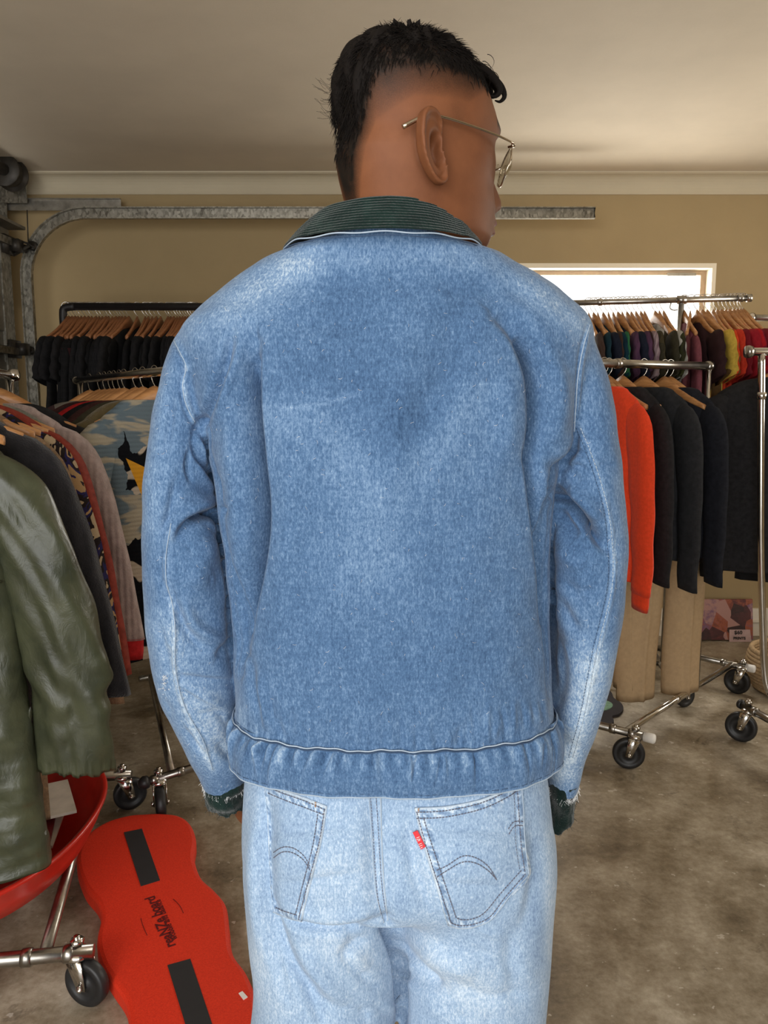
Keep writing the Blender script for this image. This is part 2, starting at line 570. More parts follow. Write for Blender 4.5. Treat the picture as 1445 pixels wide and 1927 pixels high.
# window_1 : reveal lining, sash frame, glass
wr = empty('window_1', ((wx0 + wx1) / 2, YB, wz0)); wr['kind'] = 'structure'
g = MB(); e = .03
g.box((wx0 - .002, YB - .012, wz1 - .02), (wx1 + .002, YB + T, wz1 + .006)); g.box((wx1 - .02, YB - .012, wz0 + .01), (wx1 + .002, YB + T, wz1 - .02)); g.box((wx0 - .002, YB - .012, wz0 + .01), (wx0 + .02, YB + T, wz1 - .02)); g.box((wx0 - .02, YB - .04, wz0 - .02), (wx1 + .02, YB + T, wz0 + .01))
M['reveal'] = plaster('window_reveal_paint', (0.80, 0.72, 0.56))
g.build('window_lining', 'reveal', wr, smooth=False)
g = MB(); fy0, fy1 = YB + .07, YB + .105
g.box((wx0 + .02, fy0, wz1 - .045), (wx1 - .02, fy1, wz1 - .0205)); g.box((wx1 - .05, fy0, wz0 + .04), (wx1 - .0205, fy1, wz1 - .045)); g.box((wx0 + .0205, fy0, wz0 + .04), (wx0 + .05, fy1, wz1 - .045)); g.box((wx0 + .0205, fy0, wz0 + .0105), (wx1 - .0205, fy1, wz0 + .04))
M['sash'] = plain('window_sash_brown', (0.42, 0.31, 0.21), 0.5)
g.build('window_frame', 'sash', wr, smooth=False)
MB().box((1.60, YB + .050, wz1 - .052), (1.76, YB + .068, wz1 - .036)).build('window_latch', 'steel', wr, smooth=False)
gl = NT('window_glass'); tr = gl.n.new('ShaderNodeBsdfTransparent'); gs = gl.n.new('ShaderNodeBsdfGlossy'); gs.inputs['Roughness'].default_value = 0.02
mx = gl.n.new('ShaderNodeMixShader'); mx.inputs[0].default_value = 0.05
gl.link(tr.outputs[0], mx.inputs[1]); gl.link(gs.outputs[0], mx.inputs[2]); gl.link(mx.outputs[0], gl.n['Material Output'].inputs[0]); M['glass'] = gl.m
MB().box((wx0 + .03, YB + .086, wz0 + .02), (wx1 - .03, YB + .09, wz1 - .03)).build('window_pane', 'glass', wr, smooth=False)
w2 = empty('window_2', (XR, (a0 + a1) / 2, b0)); w2['kind'] = 'structure'
g = MB(); g.box((XR - .01, a0, b0 - .02), (XR + T, a1, b0 + .02)); g.box((XR - .01, a0, b1 - .02), (XR + T, a1, b1 + .02)); g.box((XR - .01, a0 - .02, b0), (XR + T, a0 + .02, b1)); g.box((XR - .01, a1 - .02, b0), (XR + T, a1 + .02, b1))
g.build('window_frame', 'reveal', w2, smooth=False)

# ------------------------------------------------------------------ garage door in the left wall
gd = empty('door_1', (XL, (gy0 + gy1) / 2, 0)); gd['kind'] = 'structure'
M['doorpanel'] = plain('grey_door_steel', (0.16, 0.145, 0.115), 0.5, 0.5, nv=0.35, ns=9)
M['darksteel'] = plain('dark_oiled_steel', (0.035, 0.030, 0.024), 0.5, 0.4, nv=0.4)
for k in range(4):
    z0 = 0.02 + k * 0.545
    g = MB(); g.box((XL - .03, gy0 - .05, z0), (XL + .012, gy1 + .05, z0 + .535))
    for j in range(5):
        y0 = gy0 + .06 + j * .775; g.box((XL + .012, y0, z0 + .07), (XL + .02, y0 + .68, z0 + .46))
    g.build('door_panel', 'doorpanel', gd, smooth=False)
    g = MB(); g.box((XL + .012, gy0, z0 + .50), (XL + .06, gy1 + .02, z0 + .535)); g.box((XL + .012, gy1 - .06, z0), (XL + .028, gy1 + .04, z0 + .535))
    g.build('stiffening_rail', 'galv', gd, smooth=False)
# hinges with roller stems reaching the track
for z in (0.56, 1.10, 1.64, 2.16):
    g = MB(); g.box((XL + .02, gy1 - .05, z - .045), (XL + .045, gy1 + .06, z + .045)); g.box((XL + .045, gy1 + .0, z - .03), (XL + .09, gy1 + .06, z + .03))
    g.cyl((XL + .07, gy1 + .02, z), (XL + .07, gy1 + .12, z), .008, 10)
    g.lathe([(0.0, 0), (.022, .0), (.022, .018), (0, .018)], (XL + .07, gy1 + .10, z), (0, 1, 0), 16)
    g.build('roller_hinge', 'darksteel', gd)
# C-shaped track : vertical leg, bend, horizontal leg
TY = 4.17
def track_path():
    p = []; xt = at(57, 600, TY)[0]; zt = at(600, 402, TY)[2]; R = .33
    for z in np.linspace(0.02, zt - R, 8): p.append((xt, z))
    for a in np.linspace(0, PI / 2, 14)[1:]: p.append((xt + R - R * math.cos(a), zt - R + R * math.sin(a)))
    xe = at(1118, 402, TY)[0]
    for x in np.linspace(xt + R, xe, 8)[1:]: p.append((x, zt))
    return p
tp = track_path()
def track_ring(p, q, y):  # p=(x,z), q = inward normal in xz plane
    prof = [(-.029, 0), (-.029, .026), (-.024, .026), (-.024, .004), (.024, .004), (.024, .026), (.029, .026), (.029, 0), (.026, -.002), (-.026, -.002)]
    return np.array([(p[0] + q[0] * a, y - b, p[1] + q[1] * a) for a, b in prof])
rings = []
for i, p in enumerate(tp):
    a = np.array(tp[max(i - 1, 0)]); b = np.array(tp[min(i + 1, len(tp) - 1)]); t_ = (b - a) / np.linalg.norm(b - a)
    rings.append(track_ring(p, (t_[1], -t_[0]), TY))
tr_ = MB().loft(rings).build('door_track', 'galv', smooth=False)
tag(tr_, 'galvanised overhead door track curving from the left wall along the far wall', 'door track')
# wall angle + brackets
g = MB(); za = at(120, 387, 4.36)[2]
xa = at(22, 387, 4.36)[0]
g.box((XL + .01, 4.34, za - .03), (at(230, 388, 4.36)[0], 4.345, za + .03)); g.box((XL + .01, 4.32, za + .026), (at(230, 388, 4.36)[0], 4.345, za + .03))
br = g.build('bracing_angle', 'steel', smooth=False); tag(br, 'flat grey steel angle bracing behind the curved door track', 'bracket')
g = MB(); g.box((XL + .005, 4.30, za + .0), (XL + .19, 4.31, za + .17)); g.box((XL + .02, 4.24, za - .8), (XL + .028, 4.32, za + .2)); g.box((XL + .028, 4.31, za - .55), (XL + .075, 4.318, za + .1))
for q in range(5): g.lathe([(0, 0), (.008, 0), (.008, .008), (0, .008)], (XL + .02 + .022 * q, 4.298, za + .01), (0, -1, 0), 8)
sb = g.build('spring_bracket', 'galv', smooth=False); tag(sb, 'punched steel plate bracket under the cable drum in the left corner', 'bracket')
# torsion shaft and cable drum
zs = at(35, 330, 4.2)[2]; g = MB(); xs = XL + .17
dr = MB().lathe([(.0, 0), (.03, 0), (.075, .005), (.08, .012), (.066, .02), (.07, .06), (.062, .065), (.064, .09), (.082, .095), (.082, .105), (.03, .11), (0, .11)], (xs, 4.10, zs), (0, 1, 0), 36).build('cable_drum', 'darksteel')
tag(dr, 'dark round cable drum at the top left corner by the ceiling', 'cable drum')
MB().cyl((xs, 1.2, zs), (xs, 4.28, zs), .03, 18).build('torsion_spring', 'darksteel', dr)
g = MB(); g.box((XL + .0, 3.2, za - .18), (XL + .10, 4.12, za - .165)); g.box((XL + .0, 3.2, za - .30), (XL + .012, 4.12, za - .165))
ls = g.build('top_seal_shelf', 'doorpanel', gd, smooth=False)
gd.location.x += .155
# slack cable and roller arm at the bend
g = MB(); pa = at(88, 448, 4.12); pb = at(60, 470, 4.15)
g.tube(spline([(XL + .03, 4.1, at(22, 447, 4.1)[2]), at(40, 455, 4.12), at(58, 462, 4.12), at(66, 466, 4.12)], 12), .006, 6); g.tube([at(24, 480, 4.1), at(56, 462, 4.12)], .010, 8)
g.lathe([(0, 0), (.024, 0), (.024, .02), (0, .02)], at(60, 462, 4.14), (0, 1, 0), 14)
g.tube([at(51, 395, 4.13), at(53, 455, 4.13)], .003, 6)
g.build('top_roller_arm', 'darksteel', gd)
# ================================================================== the person
HA = math.radians(29)                       # how far the face is turned past profile
HX, HY = 0.0395, 0.93
hf = np.array([math.cos(HA), math.sin(HA), 0]); hr = np.array([math.sin(HA), -math.cos(HA), 0]); hz = np.array([0, 0, 1.0])
HTILT = math.radians(2)


def H(f, s, z):
    """head frame: f forward, s to the person's right, z world height"""
    f = np.asarray(f, float); s = np.asarray(s, float); z = np.asarray(z, float)
    u = z - 1.60
    f2 = f * math.cos(HTILT) + u * math.sin(HTILT); u2 = u * math.cos(HTILT) - f * math.sin(HTILT)
    return np.stack([HX + f2 * hf[0] + s * hr[0], HY + f2 * hf[1] + s * hr[1], 1.60 + u2], -1)


# z, front, back, half width, corner exponent
HT = np.array([
    (1.500, .040, -.060, .040, 2.0), (1.518, .058, -.066, .048, 2.0), (1.530, .073, -.070, .053, 2.0), (1.538, .083, -.074, .056, 2.05), (1.546, .088, -.078, .060, 2.1),
    (1.556, .087, -.082, .063, 2.1), (1.566, .089, -.086, .065, 2.1), (1.580, .089, -.090, .068, 2.15), (1.600, .090, -.094, .071, 2.2),
    (1.620, .0895, -.098, .073, 2.25), (1.640, .088, -.101, .075, 2.3), (1.655, .092, -.103, .0765, 2.3), (1.666, .0935, -.1045, .077, 2.3),
    (1.680, .086, -.1055, .0775, 2.3), (1.695, .077, -.1055, .077, 2.25), (1.710, .068, -.104, .0745, 2.2), (1.724, .058, -.101, .070, 2.15),
    (1.737, .046, -.094, .062, 2.1), (1.747, .031, -.083, .050, 2.05), (1.754, .012, -.067, .035, 2.0), (1.758, -.010, -.046, .016, 2.0)])
HT[HT[:, 0] < 1.60, 0] += .004
HT[HT[:, 0] > 1.63, 2] += .008; HT[:, 0] -= .008 * np.clip((HT[:, 0] - 1.69) / .05, 0, 1)
HT[(HT[:, 0] > 1.525) & (HT[:, 0] < 1.60), 1] += .0075
HTz = HT[:, 0]


def head_pt(th, z, off=0.0):
    fr = np.interp(z, HTz, HT[:, 1]); bk = -np.interp(z, HTz, HT[:, 2]); w = np.interp(z, HTz, HT[:, 3]); n = np.interp(z, HTz, HT[:, 4])
    c0 = (fr - bk) * 0.30; fr = fr - c0; bk = bk + c0
    c, s = np.cos(th), np.sin(th); L = np.where(c > 0, fr, bk)
    r = 1 / ((np.abs(c) / L) ** n + (np.abs(s) / w) ** n) ** (1 / n) + off
    f = r * c + c0; sd = r * s
    front = np.clip(c * 3, 0, 1)
    g = lambda x, m, s_: np.exp(-((x - m) / s_) ** 2)
    npz = np.interp(z, [1.569, 1.580, 1.585, 1.593, 1.601, 1.610, 1.623, 1.64, 1.655, 1.668], [0, .003, .012, .027, .0305, .025, .0165, .0085, .002, 0])
    nw = np.interp(z, [1.57, 1.585, 1.60, 1.65], [.017, .0145, .0095, .0085])
    f = f + front * npz * np.exp(-np.abs(sd / nw) ** 2.3)
    f = f + front * .006 * (g(z, 1.586, .007) * (g(sd, .0165, .006) + g(sd, -.0165, .006)))            # nostril wings
    f = f - front * .011 * g(z, 1.647, .010) * (g(sd, .031, .015) + g(sd, -.031, .015))                # eye sockets
    f = f + front * .006 * g(z, 1.646, .0075) * (g(sd, .031, .011) + g(sd, -.031, .011))                # lids
    f = f + front * .004 * g(z, 1.668, .006) * (g(sd, .028, .020) + g(sd, -.028, .020))                 # brow ridge
    f = f + front * (.012 * g(z, 1.5705, .0045) + .0125 * g(z, 1.560, .005) - .004 * g(z, 1.5655, .0018)) * np.exp(-np.abs(sd / .025) ** 3)   # lips
    f = f - front * .004 * g(z, 1.552, .004) * np.exp(-(sd / .02) ** 2)
    f = f + front * .006 * g(z, 1.541, .008) * np.exp(-(sd / .018) ** 2)                                # chin
    sd = sd + np.sign(sd) * .003 * g(z, 1.625, .015) * g(f, .055, .03)                                  # cheek bone
    sd = sd - np.sign(sd) * .003 * g(z, 1.665, .02) * g(f, .06, .03)                                    # temple
    return f, sd


B = MB()
th = np.arange(150) * 2 * PI / 150
rings = []
for z in np.r_[np.arange(1.500, 1.747, .0024), 1.7495, 1.752, 1.755, 1.7575]:
    f, s = head_pt(th, np.full(150, z)); rings.append(H(f, s, np.full(150, z)))
B.loft(rings)
# neck, flaring to the shoulders
nk = []
for z, cx, cy, a, b in [(1.36, .0, .965, .15, .08), (1.42, .002, .965, .11, .062), (1.47, .008, .95, .074, .054), (1.50, .012, .94, .062, .056), (1.53, .014, .928, .062, .060), (1.56, .016, .927, .059, .060), (1.60, .020, .930, .058, .060), (1.63, .024, .93, .052, .054)]:
    e = sellipse(48, a, b, 2.1); nk.append(np.c_[e[:, 0] + cx, e[:, 1] + cy, np.full(48, z)])
B.loft(nk)
# neck muscle from behind the ear
B.tube(spline([H(-.035, .050, 1.615), H(-.03, .046, 1.58), H(-.01, .036, 1.53), H(.01, .02, 1.48)], 10), .016, 12)
# ears
def ear(sg):
    ol = [(793, 214), (810, 213), (824, 221), (832, 236), (831, 256), (834, 275), (841, 292), (846, 312), (842, 327), (832, 334), (818, 330), (804, 318), (792, 302), (784, 284), (780, 262), (780, 240), (784, 224)]
    hgt = [.012, .009, .005, .003, .003, .004, .003, .004, .005, .006, .008, .010, .012, .0135, .014, .014, .013]
    n = 60; O = spline([(*p, h) for p, h in zip(ol + ol[:1], hgt + hgt[:1])], n + 1)[:n]
    fx = (O[:, 0] - 812) * .000615; fz = -(O[:, 1] - 277) * .000600
    c0 = np.array([(824 - 812) * .000615, -(282 - 277) * .0006])
    rings = []
    ang = np.arctan2(fz - c0[1], fx - c0[0])
    for rho in [0.02, .15, .3, .42, .52, .62, .72, .8, .87, .93, .98, 1.0]:
        h = .000 + (O[:, 2] + .002) * min(1, (rho / .75)) ** 1.5
        g = lambda m, s_: math.exp(-((rho - m) / s_) ** 2)
        h = h + .0035 * g(.92, .09) - .0035 * g(.76, .08) * (np.abs(ang) > .9)
        h = h + .0045 * g(.52, .10) * (np.abs(ang) > .9) - .008 * g(.15, .28)
        rings.append(H(-.034 + c0[0] + (fx - c0[0]) * rho, sg * (.0765 + h), 1.613 + c0[1] + (fz - c0[1]) * rho))
    for rho, k in ((1.0, .6), (.9, .25), (.7, 0), (.4, -.3)):
        h = O[:, 2] * k - .004
        rings.append(H(-.034 + c0[0] + (fx - c0[0]) * rho, sg * (.0765 + h), 1.613 + c0[1] + (fz - c0[1]) * rho))
    B.loft(rings)
ear(1); ear(-1)
# trunk hidden by the clothes
tr = []
for z, cx, a, b in [(1.40, 0, .15, .058), (1.34, 0, .16, .065), (1.25, 0, .155, .07), (1.12, .0, .14, .075), (1.02, .005, .14, .078), (.93, .01, .155, .095), (.84, .012, .165, .10), (.76, .012, .15, .09), (.70, .012, .12, .07)]:
    e = sellipse(48, a, b, 2.3); tr.append(np.c_[e[:, 0] + cx, e[:, 1] + .985, np.full(48, z)])
B.loft(tr)
for sg in (-1, 1):
    cx = .012 + sg * .085
    B.tube([(cx, .975, .80), (cx + sg * .01, .975, .66), (cx + sg * .012, .985, .48), (cx + sg * .012, .98, .30), (cx + sg * .012, .975, .09)], [.060, .060, .050, .045, .034], 24)
    B.loft([np.c_[sellipse(24, .036, .036)[:, 0] + cx + sg * .012, sellipse(24, .036, .036 + q * .0)[:, 1] * (1 + 2.0 * (q > 0)) + .975 + .05 * (q > 0), np.full(24, z)] for z, q in ((.10, 0), (.075, .5), (.045, 1), (.02, 1))])
# sleeves' centre lines: px, py, half width px, Y, half depth
SL = np.array([(392, 650, 55, .985, .062), (372, 700, 58, .985, .066), (358, 770, 60, .985, .070), (348, 850, 63, .985, .073), (343, 920, 65, .985, .075), (348, 1000, 73, .985, .074), (357, 1080, 82, .985, .074), (364, 1150, 86, .99, .073), (371, 1220, 85, 1.0, .072), (382, 1290, 76, 1.015, .070), (398, 1350, 62, 1.03, .064), (416, 1410, 53, 1.05, .055), (427, 1458, 42, 1.065, .046)], float)
SR = np.array([(1052, 650, 55, .985, .062), (1072, 700, 60, .985, .066), (1085, 770, 62, .985, .070), (1093, 850, 66, .985, .073), (1097, 920, 69, .985, .075), (1099, 1000, 74, .985, .074), (1100, 1080, 71, .985, .074), (1097, 1150, 67, .99, .073), (1091, 1220, 60, 1.0, .072), (1082, 1290, 53, 1.015, .068), (1071, 1350, 45, 1.03, .060), (1062, 1410, 36, 1.045, .050), (1054, 1472, 27, 1.055, .042)], float)


def sleeve_rings(S, n=48, m=70, shrink=0.0):
    Q = spline(S, m); P = np.array([at(q[0], q[1], q[3]) for q in Q])
    dep = (P - C) @ FW; rx = Q[:, 2] * dep / FPX; ry = Q[:, 4]
    T_ = np.gradient(P, axis=0); T_ /= np.linalg.norm(T_, axis=1)[:, None]
    R = []
    for i in range(m):
        u = RT - T_[i] * (RT @ T_[i]); u /= np.linalg.norm(u); v = np.cross(u, T_[i])
        e = sellipse(n, rx[i] - shrink, ry[i] - shrink, 2.15)
        R.append(P[i] + e[:, :1] * u + e[:, 1:] * v)
    return R, P, rx


for S, sg in ((SL, -1), (SR, 1)):
    R, P, rx = sleeve_rings(S)
    A = np.vstack([[P[0] + (0, 0, .03)], P[4::6], [P[-1]]]); k = len(A)
    A[:, 1] += .020; A[0] = (sg * .17, .985, 1.38)
    B.tube(A, np.interp(np.arange(k), [0, 1, k * .45, k * .55, k - 1], [.045, .036, .029, .028, .019]), 20)
    # hand: palm and five fingers resting on the front of the thigh
    w = P[-1]; d = np.array([-sg * .42, .40, -.82]); d /= np.linalg.norm(d)
    if sg < 0: d = np.array([.50, .35, -.79]); d /= np.linalg.norm(d)
    side = np.cross(d, [0, 1.0, 0]); side /= np.linalg.norm(side); nn = np.cross(d, side)
    B.tube([w - d * .03, w + d * .03, w + d * .05], [.018, .019, .022], 16)
    rr = []
    for q, a, b in ((.03, .020, .017), (.05, .029, .017), (.08, .040, .015), (.11, .042, .014), (.125, .038, .010)):
        e = sellipse(20, a, b, 2.6); rr.append(w + d * q + e[:, :1] * side + e[:, 1:] * nn)
    B.loft(rr)
    for i, (o, L) in enumerate(((-.031, .066), (-.010, .076), (.011, .071), (.031, .056))):
        p0 = w + d * .11 + side * o; c1 = nn * (-.012) * np.sign(nn[1] or 1)
        B.tube([p0, p0 + d * L * .45 + c1 * .4, p0 + d * L * .75 + c1 * 1.4, p0 + d * L * .95 + c1 * 2.6], [.0095, .009, .008, .006], 10)
    p0 = w + d * .055 + side * (.032 * (1 if sg < 0 else -1)); sd = side * (1 if sg < 0 else -1)
    B.tube([p0, p0 + sd * .018 + d * .022, p0 + sd * .026 + d * .045, p0 + sd * .026 + d * .065], [.013, .012, .0105, .008], 10)
Vb, Fb = B.arr()
Vb, Fb, Eb = voxelize(Vb, Fb, .0021, 3)
person = obj('person', Vb, Fb, 'skin', origin=(0.0, .975, 0.0))
tag(person, 'person seen from behind in a faded blue denim jacket and jeans, head turned right', 'person')
# scalp stubble and lips
rel = Vb - np.array([HX, HY, 1.60])
f2 = rel @ hf; u2 = rel[:, 2]; sd = rel @ hr
fl_ = f2 * math.cos(HTILT) - u2 * math.sin(HTILT); ul = u2 * math.cos(HTILT) + f2 * math.sin(HTILT) + 1.60
bk_ = np.clip((.044 - np.abs(sd)) / .034, 0, 1) * np.clip((-.05 - fl_) / .02, 0, 1)
full = np.interp(fl_, [-.12, -.105, -.086, -.02, .026, .05, .075], [1.66, 1.68, 1.700, 1.705, 1.703, 1.708, 1.715])
fade = np.interp(fl_, [-.11, -.09, -.072, -.05, .013, .037, .05, .07], [1.605, 1.635, 1.650, 1.666, 1.670, 1.688, 1.70, 1.712])
full = full + (1.585 - full) * bk_; fade = fade + (1.55 - fade) * bk_
st = np.clip((ul - fade) / (full - fade + 1e-6), 0, 1) ** .62
ah = (np.abs(sd) > .0805); st[ah] = 0
brow = np.exp(-((ul - 1.6685) / .0042) ** 2) * np.clip((fl_ - .045) / .01, 0, 1) * (np.abs(np.abs(sd) - .031) < .024)
lash = np.exp(-((ul - 1.647) / .003) ** 2) * np.clip((fl_ - .062) / .01, 0, 1) * (np.abs(np.abs(sd) - .031) < .015)
stub = .28 * np.exp(-((ul - 1.579) / .006) ** 2) * (fl_ > .08) * (np.abs(sd) < .025)
side_b = .22 * np.exp(-((ul - 1.655) / .02) ** 2 - ((fl_ - .0) / .012) ** 2)
setattr_(person, 'stubble', np.clip(np.maximum.reduce([st, brow, lash * .9, stub, side_b]), 0, 1))
setattr_(person, 'lips', np.exp(-((ul - 1.5655) / .0085) ** 4) * (fl_ > .082) * (np.abs(sd) < .024))

# ------------------------------------------------------------------ hair
def scalp(th, z, off):
    f, s = head_pt(th, z); n = np.sqrt(f * f + s * s) + 1e-9
    zz = np.clip((z - 1.70) / .06, 0, 1)
    return f + f / n * off * (1 - zz * .6), s + s / n * off * (1 - zz * .6), z + off * zz


def hl(f, s):
    b = np.clip((.050 - np.abs(s)) / .035, 0, 1) * np.clip((-.05 - f) / .02, 0, 1)
    v = np.interp(f, [-.12, -.105, -.086, -.02, .026, .05, .07], [1.672, 1.690, 1.709, 1.714, 1.711, 1.713, 1.722])
    return v + (1.612 - v) * b


cap = MB(); n = 160
zs_ = np.linspace(0, 1, 40); tha = np.arange(n) * 2 * PI / n
f0, s0_ = head_pt(tha, np.full(n, 1.70)); zl = hl(f0, s0_) + .003
rings = []
for q in zs_:
    z = zl + (1.7575 - zl) * q ** .8
    lump = .0025 * np.sin(tha * 9 + q * 7) + .002 * np.sin(tha * 17 - q * 11) + .0015 * np.sin(tha * 31 + q * 5)
    o = np.interp(q, [0, .12, .4, 1], [-.003, .001, .004, .0065]) + lump * min(1, q * 4)
    o = o + .005 * np.exp(-((f0 - .07) / .03) ** 2) * q
    f, s, zz = scalp(tha, z, o); rings.append(H(f, s, zz))
cap.loft(rings)
hs = MB()
R_ = random.Random(5)
cnt = 0
while cnt < 8200:
    t_ = R_.uniform(0, 2 * PI); q = R_.random()
    z = 1.60 + .157 * math.sqrt(q)
    f, s = head_pt(np.array([t_]), np.array([z])); f = float(f[0]); s = float(s[0])
    lim = float(hl(f, s)) - .012 + R_.gauss(0, .004)
    if z < lim: continue
    k = min(1, (z - lim) / .045)
    n = math.hypot(f, s) + 1e-6; zz = min(1, max(0, (z - 1.69) / .06))
    N_ = np.array([f / n * (1 - zz * .75), s / n * (1 - zz * .75), .15 + zz]); N_ /= np.linalg.norm(N_)
    # lie: to the front on top, down at the back and the sides
    flow = np.array([.5 * (1 if f > -.03 else -1) * (.3 + zz), s * 6 * .6, -.55 * (1 - zz)]) + np.array([R_.gauss(0, .35), R_.gauss(0, .35), R_.gauss(0, .3)])
    flow -= N_ * (flow @ N_); flow /= np.linalg.norm(flow) + 1e-6
    L = (.004 + .0115 * k) * R_.uniform(.6, 1.3)
    if f < -.06: L *= .65
    if f > .055: L *= 1.25
    p = np.array([f, s, z]) + N_ * .001; lift = .10 + R_.uniform(-.05, .30) + .12 * k
    pts = [p]
    for j in range(1, 5):
        u = j / 4
        pts.append(p + (N_ * lift * u + flow * u * (.7 + .3 * u)) * L * (1.0) + np.array([0, 0, -.006 * u * u * (1 - zz)]))
    pts = np.array(pts); W3 = H(pts[:, 0], pts[:, 1], pts[:, 2])
    hs.tube(W3, np.array([.00042, .00042, .00038, .0003, .0001]), 3, caps=False); cnt += 1
for (s0, f1, z1, rr0) in ((.020, .052, 1.728, .0085), (.006, .052, 1.730, .008), (.034, .045, 1.722, .007), (-.012, .050, 1.728, .007), (.026, .058, 1.722, .006)):
    P = np.array([(f1 - .02, s0, z1 + .004), (f1, s0, z1 + .007), (f1 + .018, s0 + .001, z1 + .005), (f1 + .032, s0 + .002, z1 - .002), (f1 + .038, s0 + .002, z1 - .011), (f1 + .033, s0 + .001, z1 - .018), (f1 + .026, s0, z1 - .018)]); P = spline(P, 24)
    hs.tube(H(P[:, 0], P[:, 1], P[:, 2]), np.interp(np.linspace(0, 1, 24), [0, .3, .7, 1], [rr0, rr0 * .9, rr0 * .45, .0006]), 10)
# curled tuft over the forehead, and flyaways at the back
for i in range(130):
    s0 = R_.gauss(.015, .022); p = np.array([.048 + R_.uniform(-.02, .008), s0, 1.732 + R_.uniform(-.02, .004)])
    a0 = R_.uniform(.3, 1.0); L = R_.uniform(.016, .032); pts = [p]; ang = a0
    for j in range(7):
        ang -= R_.uniform(.28, .52); q = pts[-1] + np.array([math.cos(ang), R_.gauss(0, .15), math.sin(ang)]) * L / 6; pts.append(q)
    pts = np.array(pts); hs.tube(H(pts[:, 0], pts[:, 1], pts[:, 2]), np.linspace(.0005, .00015, len(pts)), 3, caps=False)
for i in range(46):
    z = R_.uniform(1.655, 1.70); p = np.array([-.10, R_.gauss(.0, .02), z]); pts = [p]; a = R_.uniform(-.5, .4)
    for j in range(5): a += R_.uniform(-.15, .25); pts.append(pts[-1] + np.array([-math.cos(a), R_.gauss(0, .3), math.sin(a)]) * R_.uniform(.002, .0052))
    pts = np.array(pts); hs.tube(H(pts[:, 0], pts[:, 1], pts[:, 2]), .00016, 3, caps=False)
hair = cap.build('hair', 'hair', person)
hs.build('hair_strand', 'hair', hair, kind='stuff')
tag(hair, 'short black hair, long on top and faded at the sides')

# ------------------------------------------------------------------ eyeglasses
gg = MB()
for sg in (1, -1):
    c = [(.0815 - .006 * 0, 0, 0)]
    a = np.linspace(0, 2 * PI, 30)
    lx = sg * (.035 + .0265 * np.cos(a)); lz = 1.629 + .0215 * np.sin(a) - .003 * np.cos(a) * (np.sin(a) < 0)
    lf = .110 - 9.0 * np.abs(lx) ** 2 * .75 - .010 * np.clip(1.629 - lz, 0, 1) / .02
    P = H(lf, lx, lz); gg.tube(np.vstack([P, P[1]]), .0009, 6, caps=False)
    gg.tube([H(.080, sg * .0605, 1.642), H(.084, sg * .067, 1.643), H(.079, sg * .0715, 1.643)], .0013, 8)
    gg.tube(spline([H(.079, sg * .0715, 1.643), H(.05, sg * .0785, 1.644), H(.01, sg * .0830, 1.645), H(-.020, sg * .0835, 1.646), H(-.036, sg * .083, 1.645)], 16), np.linspace(.0011, .0017, 16), 8)
    gg.tube(spline([H(-.036, sg * .083, 1.645), H(-.050, sg * .080, 1.640), H(-.066, sg * .0755, 1.630)], 8), np.linspace(.0017, .0026, 8), 8)
    gg.tube(spline([H(.104, sg * .012, 1.640), H(.098, sg * .010, 1.636), H(.094, sg * .012, 1.632), H(.097, sg * .014, 1.628)], 8), .0007, 6)
    gg.lathe([(0, 0), (.0022, 0), (.0022, .004), (0, .004)], H(.083, sg * .066, 1.641), (0, 0, 1), 10)
gg.tube(spline([H(.109, .010, 1.638), H(.113, 0, 1.640), H(.109, -.010, 1.638)], 7), .0010, 6)
glasses = gg.build('eyeglasses', 'goldwire', person)
tag(glasses, 'thin gold wire eyeglasses')
lm = NT('lens_glass'); tr2 = lm.n.new('ShaderNodeBsdfTransparent'); tr2.inputs[0].default_value = (.86, .84, .78, 1); gs2 = lm.n.new('ShaderNodeBsdfGlossy'); gs2.inputs['Roughness'].default_value = 0.03
m2 = lm.n.new('ShaderNodeMixShader'); m2.inputs[0].default_value = 0.22
lm.link(tr2.outputs[0], m2.inputs[1]); lm.link(gs2.outputs[0], m2.inputs[2]); lm.link(m2.outputs[0], lm.n['Material Output'].inputs[0]); M['lens'] = lm.m
for sg in (1, -1):
    mb = MB(); rings = []
    for off in (0, -.0015):
        for rho in ((.02, .35, .7, 1.0) if off == 0 else (1.0, .7, .35, .02)):
            a = np.linspace(0, 2 * PI, 30)[:-1]
            lx = sg * (.035 + .026 * rho * np.cos(a)); lz = 1.629 + .021 * rho * np.sin(a)
            lf = .110 - 6.75 * np.abs(lx) ** 2 - .010 * np.clip(1.629 - lz, 0, 1) / .02 + off + .0025 * (1 - rho * rho)
            rings.append(H(lf, lx, lz))
    mb.loft(rings).build('lens', 'lens', glasses)

# ------------------------------------------------------------------ denim jacket
YC = .97
TR = np.array([  # py, left px, right px, half depth, exponent, centre Y
    (450, 612, 842, .077, 2.0, .935), (462, 580, 872, .082, 2.0, .94), (474, 545, 912, .089, 2.1, .95), (488, 510, 948, .094, 2.15, .955), (505, 478, 980, .097, 2.2, .96), (527, 444, 1016, .104, 2.2, .965),
    (555, 410, 1056, .110, 2.3, .97), (585, 377, 1090, .115, 2.3, .97), (612, 350, 1110, .119, 2.35, .97), (640, 343, 1112, .122, 2.4, .97), (680, 352, 1103, .125, 2.4, .97),
    (740, 366, 1090, .127, 2.4, .97), (800, 384, 1074, .129, 2.4, .97), (880, 405, 1046, .130, 2.5, .97), (960, 416, 1034, .130, 2.5, .97), (1060, 430, 1029, .130, 2.5, .97),
    (1160, 442, 1028, .129, 2.5, .97), (1250, 445, 1031, .128, 2.5, .97), (1310, 446, 1036, .126, 2.5, .97), (1350, 448, 1036, .124, 2.5, .97)], float)


